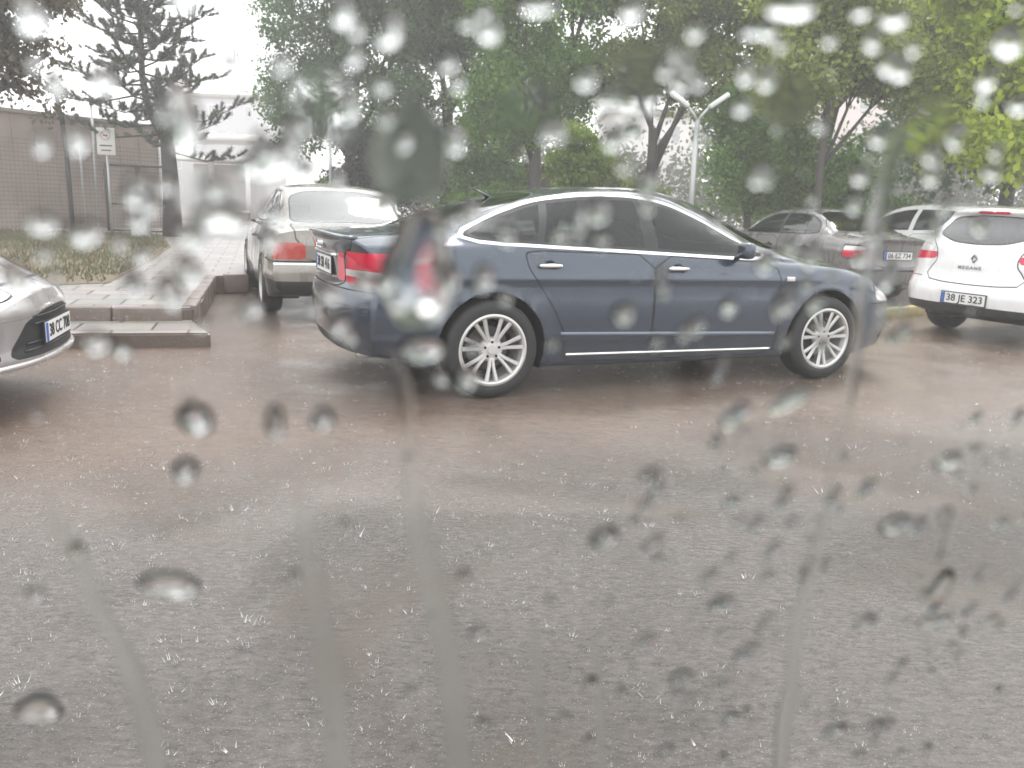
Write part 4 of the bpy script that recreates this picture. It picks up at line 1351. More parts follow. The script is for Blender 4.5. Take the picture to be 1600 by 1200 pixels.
tree('leafy_tree', 'yellowish tree filling the top right between olive tree and maple', (7.2, 20.5), 4.2, .13,
     [(-1.0, 0, 6.2, 1.3, 1.1, 1.0), (.6, 0, 6.0, 1.3, 1.1, .9), (1.8, .2, 5.2, 1.2, 1.0, 1.0), (2.6, 0, 6.6, 1.3, 1, 1)], 26000, .070, leaf_mat('yellowish_leaves', (.15, .21, .025), (.44, .50, .08), .5), seed=29, twigs=28)
tree('dark_tree', 'dark tree standing behind the yellow-green maple', (12.0, 21), 3.0, .2,
     [(-2, 0, 3.3, 1.3, 1.3, 1.4), (0, 0, 3.3, 1.5, 1.3, 1.6), (-1.2, 0, 6.0, 2.0, 1.5, 1.5), (1.5, 0, 5.5, 1.8, 1.4, 2.0)], 20000, .085, L_dark, seed=31, twigs=30)
tree('dark_conifer', 'low dark bushy conifer at the foot of the leftmost tall tree', (-4.3, 23.0), 1.6, .09,
     [(0, 0, 1.6, .8, .8, .8), (.5, 0, 2.4, .7, .8, .7), (-.1, 0, 2.9, .55, .6, .6), (.9, .1, 1.7, .6, .7, .6)], 12000, .055, leaf_mat('dark_needles', (.018, .026, .022), (.045, .055, .042)), seed=37, twigs=50, sig=.15)
tree('bright_shrub', 'bright green young tree above the roof of the blue saloon', (1.15, 17.2), 1.7, .045,
     [(0, 0, 2.5, .42, .42, .45), (-.35, 0, 2.1, .33, .35, .33), (.38, 0, 2.15, .33, .35, .33), (0, 0, 1.7, .5, .45, .35)], 8000, .045, L_brt, seed=41, twigs=70, sig=.10)
tree('bright_shrub', 'rounded yellow-green bush behind the roof of the beige saloon', (-4.9, 21.6), .8, .04,
     [(0, 0, 1.2, .48, .45, .55), (.3, 0, 1.0, .4, .4, .5)], 5000, .045, L_brt, seed=43, twigs=70, sig=.10)
for i, (x, y, r_, lab) in enumerate([(-.8, 20.5, .9, 'low shrub under the forked tree behind the blue saloon'), (2.6, 18.8, .55, 'low shrub left of the street lamp foot'), (8.4, 20.0, 1.0, 'low shrub behind the white people carrier'), (11.5, 19.0, 1.2, 'low shrub behind the white hatchback'), (.6, 19.5, .8, 'low shrub by the brown kiosk')]):
    tree('low_shrub', lab, (x, y), .6, .04, [(0, 0, .95, r_, .6, .75), (r_ * .5, 0, 1.25, r_ * .6, .5, .5), (-r_ * .5, .1, .8, r_ * .6, .5, .5)], 7000, .055, (L_mid, L_olive)[i % 2], seed=50 + i, twigs=60, sig=.14, group='low shrubs under the trees', cat='shrub')
for i, (x, y, h_, r_, lab) in enumerate([(-.9, 22.2, 1.9, .9, 'mid-height green shrub left of the bright young tree'), (1.95, 22.5, 2.0, .7, 'mid-height green shrub right of the bright young tree'), (7.6, 22.0, 2.1, 1.1, 'mid-height green shrub right of the thin dark trunk')]):
    tree('tall_shrub', lab, (x, y), 1.0, .05, [(0, 0, h_, r_, .7, .8), (r_ * .6, 0, h_ * .7, r_ * .7, .6, .7), (-r_ * .6, .1, h_ * .6, r_ * .7, .6, .7)], 12000, .058, (L_mid, L_olive, L_mid)[i], seed=150 + i, twigs=44, sig=.18, group='tall shrubs under the trees', cat='shrub')
tree('overhanging_tree', 'brownish tree whose leafy branches hang in at the top left corner', (-9.0, 14.0, .23), 3.0, .16,
     [(1.0, 0, 3.9, .85, .8, .7), (.3, 0, 3.3, .9, .8, .8), (1.35, 0, 3.05, .35, .5, .3), (.2, 0, 4.8, 1.2, .8, .8), (1.15, .1, 2.45, .4, .4, .3)], 9000, .055, L_brown, group='trees by the fence', seed=61, twigs=40, sig=.13, droop=.6)

# the pine: whorls of rising branches with needle tufts
def pine(pos):
    global rng
    rng = np.random.default_rng(71); rd = random.Random(71)
    t = empty('pine_tree', pos); tag(t, 'tall grey-green pine with upturned needle tufts by the path, against the sky', 'pine tree', 'trees by the fence')
    mb = MB()
    mb.tube([(0, 0, -.1), (.02, 0, 1.0), (-.02, 0, 2.1), (-.12, 0, 2.6)], [.24, .19, .16, .10], 12)
    mb.tube([(-.05, 0, 2.2), (-.42, 0, 2.9), (-.55, .05, 3.6), (-.50, 0, 5.0), (-.45, 0, 7.2)], [.13, .085, .07, .055, .02], 10)
    N = []; D = []
    for k in range(80):
        f = k / 80
        z = 2.0 + 4.9 * f ** .9
        L = (2.2 - .30 * (z - 2.0)) * rd.uniform(.55, 1.08)
        a = k * 2.4 + rd.uniform(-.4, .4)
        o = Vector((-.10 - .42 * min(1, (z - 2) / 1.2), 0, z))
        e = o + Vector((math.cos(a) * L, math.sin(a) * L, L * rd.uniform(-.08, .50)))
        mid = (o + e) / 2 + Vector((rd.uniform(-.1, .1), rd.uniform(-.1, .1), -.10 * L))
        mb.tube([o, mid, e], [.028, .016, .006], 5)
        for j in range(13):
            u = .30 + .72 * j / 12
            p = o.lerp(mid, min(1, 2 * u)) if u < .5 else mid.lerp(e, 2 * u - 1)
            s = (Vector((rd.uniform(-1, 1), rd.uniform(-1, 1), rd.uniform(.1, 1.2))).normalized() + (e - o).normalized() * .5).normalized() * rd.uniform(.14, .36)
            q = p + s
            mb.tube([p, q], [.006, .004], 3)
            for _ in range(105):
                N.append(p.lerp(q, rd.uniform(.15, 1.05)))
                D.append((s.normalized() * .9 + Vector((rd.gauss(0, .6), rd.gauss(0, .6), rd.gauss(.1, .5)))).normalized() * rd.uniform(.07, .13))
    obj('trunk', mb.mesh('trunk', True), M['bark'], t)
    N = np.array(N); D = np.array(D); k = len(N)
    w = rng.normal(size=(k, 3)); w -= (w * D).sum(1)[:, None] * D / (D ** 2).sum(1)[:, None]; w /= np.linalg.norm(w, axis=1)[:, None]; w *= .0105
    v = np.stack([N - w, N + w, N + D], 1).reshape(-1, 3)
    me = bpy.data.meshes.new('crown'); me.from_pydata(v.tolist(), [], np.arange(3 * k).reshape(-1, 3).tolist())
    me.attributes.new('rnd', 'FLOAT', 'FACE').data.foreach_set('value', rng.random(k))
    obj('crown', me, leaf_mat('pine_needles', (.09, .105, .085), (.21, .23, .18), .35), t)


pine((-8.15, 19.9, .2))

# ------------------------------------------------------------------ walls, fence, posts, signs, far buildings
M['wall'] = mat('brown_grey_panel', (.31, .25, .22), .6, noise=.5, nscale=.9, bump=.3)
M['post'] = mat('dark_post', (.045, .042, .042), .5)
M['steel'] = mat('galvanised', (.42, .43, .42), .4, .5)
wd = Vector((2.55, 4.68, 0)).normalized(); wang = math.atan2(wd.y, wd.x)
W = empty('site_wall', (-11.0, 22.2, 0), wang); tag(W, 'long brownish grey wall behind the wire fence at the left', 'wall')
mb = MB(); mb.box((-3.2, .25, 1.48), (10.6, .16, 2.96))
for k in range(19): mb.box((-8.4 + k * .58, .155, 1.48), (.05, .04, 2.9))
obj('wall_panel', mb.mesh('w'), M['wall'], W)
mb = MB(); mb.box((-3.2, .25, 3.0), (10.8, .30, .08)); obj('wall_coping', mb.mesh('c'), M['kerb'], W)
F = empty('wire_fence', (-10.55, 20.9, 0), wang); tag(F, 'wire mesh fence with thin posts standing in front of the wall', 'fence')
mb = MB()
x0, x1 = -7.0, 2.1
for k in range(int((x1 - x0) / .10) + 1): mb.tube([(x0 + .10 * k, 0,   .25), (x0 + .10 * k, 0, 2.3)], .0026, 4)
for k in range(22): mb.tube([(x0, 0.004, .25 + .0975 * k), (x1, .004, .25 + .0975 * k)], .0035, 4)
obj('wire_mesh', mb.mesh('mesh'), M['post'], F)
for k in range(5):
    mb = MB(); mb.tube([(x0 + .02 + 2.27 * k, .03, 0), (x0 + .02 + 2.27 * k, .03, 2.4)], .025, 8); obj('fence_post', mb.mesh('fp', True), M['steel'], F)
o = empty('leaning_post', (-10.5, 19.9, 0)); tag(o, 'tall dark post leaning left with a bent top in front of the wall', 'post')
mb = MB(); mb.tube([(0, 0, 0), (-.02, 0, 1.5), (-.05, 0, 2.55), (-.06, 0, 2.66)], .055, 8); obj('post_shaft', mb.mesh('ps', True), M['post'], o)
mb = MB(); mb.tube([(-.06, 0, 2.64), (-.20, 0, 3.50)], [.055, .05], 8); obj('bent_top', mb.mesh('pt', True), M['post'], o)
o = empty('thin_post', (-10.75, 21.6, 0)); tag(o, 'thin pale post with a small cap, left of the white sign', 'post')
mb = MB(); mb.tube([(0, 0, 0), (.02, 0, 3.3)], .032, 8); obj('post_shaft', mb.mesh('tp', True), M['steel'], o)
mb = MB(); mb.tube([(.02, 0, 3.28), (.02, 0, 3.38)], .055, 8); obj('post_cap', mb.mesh('tc', True), M['post'], o)
S = empty('warning_sign', (-9.55, 19.8, 0), R(8)); tag(S, 'white sign with a red crossed circle on a pale post by the pine', 'sign')
mb = MB(); mb.tube([(0, .03, 0), (0, .03, 2.60)], .03, 8); obj('sign_post', mb.mesh('sp', True), M['steel'], S)
obj('sign_panel', bevel_box((0, 0, 2.33), (.40, .02, .60), .006, 2), mat('sign_white', (.62, .60, .57), .4), S)
mb = MB(); mb.tube([(math.cos(a) * .10, -.0145, 2.46 + math.sin(a) * .10) for a in np.linspace(0, 6.2832, 25)], .012, 5, 0, .5)
mb.tube([(-.072, -.0145, 2.53), (.072, -.0145, 2.39)], .011, 5, 0, .5); obj('red_ring', mb.mesh('rr', True), mat('faded_red', (.42, .14, .12), .5), S)
for zz, ww, hh_ in ((2.46, .10, .03), (2.235, .27, .028), (2.13, .22, .024)):
    mb = MB(); mb.box((0, -.0125, zz), (ww, .004, hh_)); obj('sign_mark', mb.mesh('sm'), M['post'], S)
B = empty('utility_cabinet', (-8.45, 18.9, .23), R(10)); tag(B, 'grey utility cabinet between the white sign and the pine trunk', 'cabinet')
obj('cabinet_body', bevel_box((0, 0, .55), (.36, .26, 1.05), .012, 2), mat('cabinet_grey', (.33, .33, .31), .45, noise=.15), B)
obj('cabinet_door', bevel_box((0, -.135, .55), (.30, .012, .94), .004, 2), mat('cabinet_door_grey', (.38, .38, .36), .4), B)
obj('cabinet_plinth', bevel_box((0, 0, .0), (.40, .30, .10), .01, 2), M['kerb'], B)
# gate frame right of the fence, with dark rails
G = empty('site_gate', (-9.6, 21.4, 0), R(6)); tag(G, 'dark framed gate between the leaning post and the pine', 'gate')
for xx in (-.75, 0, .75):
    mb = MB(); mb.tube([(xx, 0, 0), (xx, 0, 1.9)], .035, 8); obj('gate_post', mb.mesh('gp', True), M['post'], G)
mb = MB(); mb.tube([(-.75, 0, 1.85), (.75, 0, 1.85)], .03, 8); mb.tube([(-.75, 0, .9), (.75, 0, .9)], .02, 8); mb.tube([(-.75, 0, .25), (.75, 0, .25)], .025, 8)
obj('gate_rail', mb.mesh('gr', True), M['post'], G)

def lamp(pos, h, heads, label):
    t = empty('street_lamp', pos); tag(t, label, 'street lamp')
    mb = MB(); mb.tube([(0, 0, 0), (0, 0, h * .6), (0, 0, h)], [.07, .055, .045], 10); obj('lamp_pole', mb.mesh('lp', True), M['steel'], t)
    for sx in heads:
        mb = MB(); mb.tube([(0, 0, h - .03), (sx * .10, 0, h + .12), (sx * .22, 0, h + .25)], [.032, .028, .024], 8)
        a = obj('lamp_arm', mb.mesh('la', True), M['steel'], t)
        rot = Matrix.Rotation(-sx * R(36), 3, 'Y')
        obj('lamp_head', bevel_box((sx * .36, -.02, h + .345), (.42, .17, .09), .035, 4, rot), mat('lamp_white', (.62, .63, .61), .35), a)


lamp((3.22, 16, 0), 2.92, (-1, 1), 'pale street lamp with two upward splayed heads behind the blue saloon')
P = empty('slim_pole', (-4.65, 21.0, 0)); tag(P, 'slim pale pole standing behind the beige saloon roof', 'pole')
mb = MB(); mb.tube([(0, 0, 0), (0, 0, 3.15)], [.045, .03], 8); obj('pole_shaft', mb.mesh('ps', True), M['steel'], P)
mb = MB(); mb.tube([(0, 0, 3.13), (0, 0, 3.22)], [.05, .03], 8); obj('pole_cap', mb.mesh('pc', True), M['steel'], P)
K = empty('brown_kiosk', (-.1, 23.5, 0)); tag(K, 'low brown kiosk with flat roof under the trees behind the blue saloon', 'kiosk')
obj('kiosk_wall', bevel_box((0, 0, 1.1), (2.0, 1.6, 2.2), .01, 1), mat('kiosk_brown', (.14, .09, .07), .6, noise=.3), K)
obj('kiosk_roof', bevel_box((0, 0, 2.28), (2.4, 2.0, .14), .02, 1), M['post'], K)
obj('kiosk_shutter', bevel_box((.1, -.81, 1.25), (1.2, .04, 1.0), .01, 1), M['kerb'], K)


def building(name, label, c, size, wallm, nx, nz, rz=0, roofh=.4):
    t = empty(name, (c[0], c[1], 0), rz); tag(t, label, 'building', 'buildings beyond the trees')
    w, d, h = size
    obj('wall', bevel_box((0, 0, h / 2), (w, d, h), .05, 1), wallm, t)
    obj('roof', bevel_box((0, 0, h + roofh / 2), (w + .6, d + .6, roofh), .05, 1), M['kerb'], t)
    fm = bpy.data.meshes.get('win_' + name)
    for i in range(nx):
        for j in range(nz):
            x = -w / 2 + w * (i + .5) / nx; z = h * (j + .5) / nz + .1
            mb = MB(); mb.box((x, -d / 2 - .03, z), (w / nx * .42, .06, h / nz * .45)); f = obj('window', mb.mesh('wi'), M['white'], t)
            mb = MB(); mb.box((x, -d / 2 - .065, z), (w / nx * .36, .02, h / nz * .38)); obj('pane', mb.mesh('pa'), M['winglass'], f)
    return t


M['winglass'] = mat('building_glass', (.42, .42, .43), .15)
building('white_building', 'white building showing through a gap between the trees left of the lamp', (9.0, 62, 0), (6.5, 8, 7.4), mat('white_render', (.72, .68, .66), .7, noise=.06), 5, 3)
building('pink_building', 'tall pale pinkish building seen between trunks above the grey saloon', (26, 66, 0), (15, 10, 13.0), mat('pink_render', (.70, .60, .57), .7, noise=.06), 7, 5)
building('pale_block', 'pale long block fading in the rain beyond the path', (-32, 92, 0), (11, 10, 10.5), mat('pale_render', (.48, .48, .50), .7, noise=.05), 6, 4)
T = empty('tower_crane', (-34.7, 108, 0)); tag(T, 'faint lattice mast of a crane rising in the white sky', 'crane')
mb = MB()
for a, b in ((-.7, -.7), (.7, -.7), (.7, .7), (-.7, .7)): mb.tube([(a, b, 0), (a, b, 26)], .09, 4)
for k in range(18):
    z = k * 1.45
    for (a, b), (c_, d) in (((-.7, -.7), (.7, -.7)), ((.7, -.7), (.7, .7)), ((.7, .7), (-.7, .7)), ((-.7, .7), (-.7, -.7))):
        mb.tube([(a, b, z), (c_, d, z + 1.45)], .05, 4)
obj('crane_mast', mb.mesh('cm'), M['steel'], T)
C_ = empty('entrance_canopy', (-15.5, 44, 0), R(-12)); tag(C_, 'white canopy and gatehouse at the far end of the path', 'canopy')
for (z, h_, w_) in ((3.9, .28, 5.5), (2.9, .22, 4.6)):
    obj('canopy_roof', bevel_box((.4, 0, z), (w_, 4, h_), .04, 1), M['white'], C_)
for xx in (-2.0, .2, 2.2):
    mb = MB(); mb.tube([(xx, -1, 0), (xx, -1, 3.0)], .12, 8); obj('canopy_column', mb.mesh('cc', True), M['white'], C_)
obj('gatehouse_wall', bevel_box((.2, 1.2, 1.35), (3.6, 2.0, 2.7), .04, 1), mat('gatehouse_grey', (.5, .5, .5), .5), C_)
M['far'] = leaf_mat('far_leaves', (.045, .06, .035), (.11, .13, .075))
rng = np.random.default_rng(99)
Pf = []
for cx in np.concatenate([np.arange(-7, 6.2, 1.6), np.arange(10.0, 60, 1.6)]):
    hh = rng.uniform(3.0, 5.5)
    Pf.append(np.array([cx, 48 + rng.uniform(-3, 3), hh * .55]) + rng.normal(0, 1, (1400, 3)) * np.array([1.1, .8, hh * .26]))
Pf = np.vstack(Pf); Pf = Pf[Pf[:, 2] > .05]
tag(crown('treeline', Pf, .16, M['far'], None), 'distant low line of trees and bushes beyond the car park', kind='stuff')

# ------------------------------------------------------------------ our own car door and its rain-covered window
PO = Vector((0, .15, CAM_H)); PN = Vector((-.22, 1, .364)).normalized()
PU = Vector((1, .22, 0)).normalized(); PV = PU.cross(PN)
if PV.z < 0: PV = -PV
PM = Matrix((PU, PV, PN)).transposed().to_4x4(); PM.translation = PO
door = empty('car_door', (0, .3, .2)); tag(door, 'side door of the car we sit in, its clear window streaked with rain', 'car door')
bpy.context.view_layer.update()
inv = door.matrix_world.inverted()
pm = bpy.data.materials.new('window_pane'); pm.use_nodes = True
n_, l_ = pm.node_tree.nodes, pm.node_tree.links; n_.remove(n_['Principled BSDF'])
tr = n_.new('ShaderNodeBsdfTransparent'); tr.inputs['Color'].default_value = (.985, .985, .985, 1)
l_.new(tr.outputs[0], n_['Material Output'].inputs['Surface'])
mb = MB(); mb.box((.02, -.10, -.002), (1.0, .42, .0036)); me = mb.mesh('pane'); me.transform(inv @ PM)
obj('window_pane', me, pm, door)
mb = MB(); mb.box((.02, -.297, 0), (1.06, .035, .03)); me = mb.mesh('seal'); me.transform(inv @ PM)
obj('window_seal', me, M['rubber'], door)
bot = PM @ Vector((.02, -.36, 0))
mb = MB(); prof = [(0, .0), (.06, -.012), (.13, -.05), (.18, -.20), (.19, -.42), (.15, -.65), (.08, -.80)]
vs = []
for dy, dz in prof:
    for u in (-.6, .6):
        q = PM @ Vector((u, -.312, 0)); vs.append((q.x - PN.x * 0, q.y + dy, q.z + dz))
vs = [tuple(inv @ Vector(v)) for v in vs]
mb.add(vs, [(2 * i, 2 * i + 1, 2 * i + 3, 2 * i + 2) for i in range(len(prof) - 1)])
obj('door_skin', mb.mesh('skin', True), mat('own_car_dark_paint', (.008, .010, .010), .4, 0, coat=.0), door)

M['water'] = water_mat('clear_water')
M['film'] = water_mat('rippled_water_film', .16)
M['smear'] = water_mat('smearing_water_sheet', .10)
DROPS = [(-0.0739, 0.0249, 0.00185, 0.00237, 0), (-0.0656, 0.0167, 0.00161, 0.00184, 0), (-0.0705, 0.0076, 0.00146, 0.00197, 0), (-0.0723, 0.0158, 0.00123, 0.00165, 0), (-0.0548, 0.0117, 0.00227, 0.00436, 0), (-0.0417, 0.0058, 0.00453, 0.00229, 25), (-0.0503, -0.0043, 0.00347, 0.00244, 0), (-0.0623, 0.0006, 0.00173, 0.00168, 0), (-0.0778, -0.0064, 0.00208, 0.00152, 10), (-0.0714, -0.0078, 0.00242, 0.00177, 20), (-0.0597, -0.018, 0.00187, 0.00266, 0), (-0.0657, -0.0163, 0.00142, 0.0019, 0), (-0.0729, -0.0281, 0.00208, 0.00191, 0), (-0.0689, -0.0294, 0.00127, 0.00156, 0), (-0.0633, -0.0053, 0.00138, 0.00132, 0), (-0.0836, -0.0157, 0.00173, 0.00252, 0), (-0.0396, 0.0208, 0.00133, 0.00149, 0), (-0.0362, 0.0045, 0.00123, 0.00149, 0), (-0.0305, 0.0288, 0.00151, 0.00195, 0), (-0.0288, 0.0225, 0.00127, 0.0015, 0), (-0.0295, 0.0152, 0.0013, 0.00237, 0), (-0.0245, 0.0185, 0.0012, 0.00117, 0), (-0.0237, 0.0135, 0.00123, 0.00122, 0), (-0.037, 0.0117, 0.00099, 0.00141, 0), (-0.0084, 0.0287, 0.00152, 0.00257, -20), (-0.0006, 0.0321, 0.00225, 0.00136, 0), (0.0145, 0.0329, 0.00191, 0.00184, 0), (0.0126, 0.0188, 0.00201, 0.00154, 0), (0.0248, 0.0258, 0.00315, 0.00129, -35), (0.0366, 0.0314, 0.00159, 0.00116, 0), (0.0418, 0.0354, 0.00387, 0.00207, 0), (0.0548, 0.0356, 0.00141, 0.00115, 0), (0.0654, 0.0153, 0.00182, 0.00159, 0), (0.0611, 0.0351, 0.0024, 0.00146, 0), (0.0849, 0.0333, 0.00283, 0.00254, 0), (0.0921, 0.0227, 0.00217, 0.00157, 0), (0.0926, 0.01, 0.00227, 0.00147, 0), (0.08, 0.0094, 0.00165, 0.00218, 0), (0.0648, 0.0081, 0.0016, 0.00168, 0), (0.026, 0.0304, 0.00133, 0.00134, 0), (-0.0141, 0.0226, 0.00122, 0.00134, 0), (0.0115, -0.0033, 0.00108, 0.0036, 0), (0.0299, -0.0143, 0.00118, 0.00319, -15), (0.0234, -0.0213, 0.00184, 0.00222, 0), (0.0395, -0.024, 0.00138, 0.00202, 0), (0.0575, -0.018, 0.00199, 0.00283, 0), (0.0642, -0.0186, 0.00173, 0.00201, 0), (0.0786, -0.0119, 0.00147, 0.00279, 0), (0.0805, -0.0188, 0.0012, 0.00176, 0), (0.0841, -0.0184, 0.00121, 0.00206, 0), (0.0381, -0.0017, 0.00128, 0.00149, 0), (0.0471, -0.0346, 0.00116, 0.00311, 10), (-0.0311, -0.0246, 0.00173, 0.00185, 0), (-0.0328, -0.0181, 0.00202, 0.00151, 0), (-0.0294, -0.0266, 0.00117, 0.00161, 0), (-0.0356, -0.0207, 0.00112, 0.00128, 0), (-0.0461, -0.0209, 0.00164, 0.00151, 0), (-0.0156, -0.0293, 0.00367, 0.0025, 10), (-0.0064, -0.0358, 0.0023, 0.00264, 0), (-0.0117, -0.0361, 0.00151, 0.00176, 0), (-0.0111, -0.0145, 0.00141, 0.00228, 0), (0.0163, -0.0062, 0.00123, 0.00124, 0), (-0.0579, -0.0447, 0.00322, 0.00348, 0), (-0.0607, -0.0568, 0.00237, 0.00281, 0), (-0.0433, -0.0457, 0.0018, 0.00371, 0), (-0.0342, -0.0452, 0.00208, 0.0027, 0), (-0.0668, -0.0876, 0.00566, 0.00335, -15), (-0.0988, -0.1246, 0.0046, 0.00395, 5), (-0.0833, -0.0764, 0.00142, 0.00206, 0), (-0.0931, -0.0883, 0.00167, 0.00182, 0), (0.0537, -0.046, 0.00276, 0.00369, 35), (0.0656, -0.042, 0.00468, 0.00233, 35), (0.068, -0.0578, 0.00327, 0.00293, 20), (0.0509, -0.0528, 0.00155, 0.00175, 0), (0.0385, -0.0623, 0.00123, 0.00291, 0), (0.0595, -0.0707, 0.00199, 0.00196, 20), (0.0726, -0.0703, 0.00205, 0.00316, 15), (0.0673, -0.0781, 0.00172, 0.00246, 30), (0.0942, -0.0683, 0.00214, 0.0028, 20), (0.1068, -0.0803, 0.00378, 0.00302, 20), (0.1139, -0.0817, 0.00231, 0.00263, 20), (0.1204, -0.0793, 0.00174, 0.00391, 0), (0.139, -0.0821, 0.00203, 0.00181, 20), (0.1156, -0.0481, 0.00142, 0.00219, 20), (0.1273, -0.0483, 0.00145, 0.00277, 10), (0.114, -0.0603, 0.00328, 0.00234, 20), (0.042, -0.0826, 0.00181, 0.00307, 35), (0.0444, -0.088, 0.00168, 0.00149, 20), (0.0597, -0.0945, 0.00159, 0.00223, 30), (0.0655, -0.1051, 0.00331, 0.0026, 20), (0.0801, -0.1136, 0.00154, 0.00374, 25), (0.0785, -0.1248, 0.00396, 0.00238, 30), (0.0472, -0.1169, 0.00254, 0.00197, 15), (0.0607, -0.1331, 0.0033, 0.0027, 10), (0.0617, -0.14, 0.00197, 0.00196, 20), (0.0659, -0.1433, 0.0016, 0.00313, 40), (0.0742, -0.1375, 0.00181, 0.00168, 20), (0.0804, -0.1538, 0.00232, 0.00272, 35), (0.0852, -0.1507, 0.00148, 0.0018, 0), (0.133, -0.1646, 0.00216, 0.00232, 20), (0.1118, -0.1159, 0.0027, 0.00261, 15), (0.1309, -0.106, 0.00338, 0.00699, 0), (0.134, -0.1181, 0.00371, 0.00215, 15), (0.1407, -0.1007, 0.00149, 0.00371, 20), (0.1553, -0.108, 0.00155, 0.00441, 20), (0.144, -0.1146, 0.00154, 0.00346, 30), (0.1461, -0.124, 0.00181, 0.00196, 20), (0.1535, -0.1189, 0.00227, 0.00138, 25), (0.1308, -0.1361, 0.0018, 0.00204, 30), (0.1182, -0.1655, 0.00304, 0.00263, 30), (0.1366, -0.1651, 0.00314, 0.00266, 30), (0.158, -0.1805, 0.00181, 0.00217, 0), (0.0631, -0.1662, 0.0023, 0.00221, 25), (0.0289, -0.1464, 0.00187, 0.00224, 35), (0.0064, -0.1445, 0.00141, 0.00217, 0), (-0.003, -0.0897, 0.00151, 0.00183, 0), (0.0017, -0.1094, 0.00193, 0.00182, -10), (0.0295, -0.0799, 0.0035, 0.00279, 20), (0.0438, -0.1368, 0.00151, 0.00217, 0), (0.1327, -0.1791, 0.00197, 0.00177, 0), (0.1423, -0.1403, 0.00162, 0.0015, 0), (0.0832, -0.1726, 0.00155, 0.00198, 0), (0.1453, -0.1294, 0.0016, 0.00143, 0), (0.0758, -0.0957, 0.00165, 0.0016, 20), (0.091, -0.0924, 0.00131, 0.00137, 0), (0.1718, -0.1528, 0.00201, 0.00195, 20), (0.019, -0.0999, 0.00114, 0.00132, 0), (-0.0139, -0.1289, 0.0013, 0.00173, 0), (-0.0409, -0.0868, 0.00123, 0.00154, 0), (-0.0531, -0.1103, 0.00141, 0.00172, 0), (-0.0299, -0.0726, 0.00108, 0.00161, 0)]
RUNS = [[(-0.0861, -0.0613, 0.00067), (-0.086, -0.0711, 0.00162), (-0.0829, -0.0818, 0.00205), (-0.0821, -0.093, 0.00225), (-0.0786, -0.1054, 0.00262), (-0.0771, -0.1207, 0.00301), (-0.0762, -0.1374, 0.00316), (-0.077, -0.158, 0.00332)], [(-0.0214, -0.0293, 0.0012), (-0.0192, -0.0372, 0.00186), (-0.0172, -0.0494, 0.00221), (-0.016, -0.0627, 0.00258), (-0.0139, -0.0772, 0.00313), (-0.0109, -0.0891, 0.00326), (-0.0072, -0.1063, 0.0036), (-0.0035, -0.1253, 0.00381), (-0.0009, -0.1461, 0.0042), (0.0028, -0.1726, 0.0045)], [(0.0689, 0.0184, 0.00156), (0.0701, 0.0102, 0.00214), (0.0713, 0.0014, 0.00249), (0.073, -0.0078, 0.00214), (0.0749, -0.0178, 0.00207), (0.078, -0.0315, 0.00155), (0.0807, -0.0448, 0.00146), (0.082, -0.0555, 0.00151), (0.0852, -0.0749, 0.0016), (0.0877, -0.0921, 0.00186), (0.0896, -0.1109, 0.00235), (0.0955, -0.1374, 0.00295), (0.1001, -0.1612, 0.00335), (0.1078, -0.1918, 0.00362)], [(0.1231, -0.0769, 0.00155), (0.1236, -0.0801, 0.00117), (0.1247, -0.0879, 0.001), (0.1257, -0.0948, 0.00122)], [(-0.0396, -0.0651, 0.00128), (-0.0382, -0.0775, 0.00241), (-0.0366, -0.093, 0.00309), (-0.0346, -0.1123, 0.00357), (-0.0329, -0.1337, 0.00395), (-0.0318, -0.1663, 0.00428)], [(0.0161, -0.1086, 0.00116), (0.0193, -0.1281, 0.00157), (0.023, -0.1497, 0.00186), (0.027, -0.177, 0.00199)], [(0.0329, -0.1149, 0.00105), (0.0374, -0.1355, 0.00167), (0.0419, -0.1583, 0.00177), (0.0461, -0.1805, 0.00187)]]



def drop_mesh(ru, rv, ang, hgt, seed, tail=0.0):
    """one clinging drop: flat foot on the glass, irregular domed face"""
    rd = random.Random(seed)
    ns, nr = 28, 7
    ph = [rd.uniform(0, 6.28) for _ in range(3)]; am = [rd.uniform(.02, .10), rd.uniform(.01, .07), rd.uniform(0, .04)]
    ca, sa = math.cos(R(ang)), math.sin(R(ang))
    def rim(t): return 1 + am[0] * math.cos(2 * t + ph[0]) + am[1] * math.cos(3 * t + ph[1]) + am[2] * math.cos(5 * t + ph[2])
    vs, fs = [(0, 0, hgt)], []
    for i in range(1, nr + 1):
        q = math.sin(math.pi / 2 * i / nr)
        for k in range(ns):
            t = 2 * math.pi * k / ns; r = rim(t) * q
            x, y = math.cos(t) * r * ru, math.sin(t) * r * rv
            x *= 1 - tail * (y / rv) * .5
            z = hgt * max(0, 1 - q * q) ** .72 * (1 - .18 * (y / rv))
            vs.append((x * ca + y * sa, -x * sa + y * ca, z))
    for k in range(ns): fs.append((0, 1 + k, 1 + (k + 1) % ns))
    for i in range(nr - 1):
        for k in range(ns):
            a = 1 + i * ns + k; b = 1 + i * ns + (k + 1) % ns
            fs.append((a, a + ns, b + ns, b))
    me = bpy.data.meshes.new('drop')
    k0 = 1 + (nr - 1) * ns
    base = len(vs); vs += [vs[k0 + k] for k in range(ns)]
    fs.append(tuple(base + k for k in range(ns - 1, -1, -1)))
    me.from_pydata(vs, [], fs)
    sm = [True] * (len(fs) - 1) + [False]
    me.polygons.foreach_set('use_smooth', sm); me.update()
    return me


def place(o, u, v, lift=.0002):
    o.matrix_world = PM @ Matrix.Translation((u, v, lift))


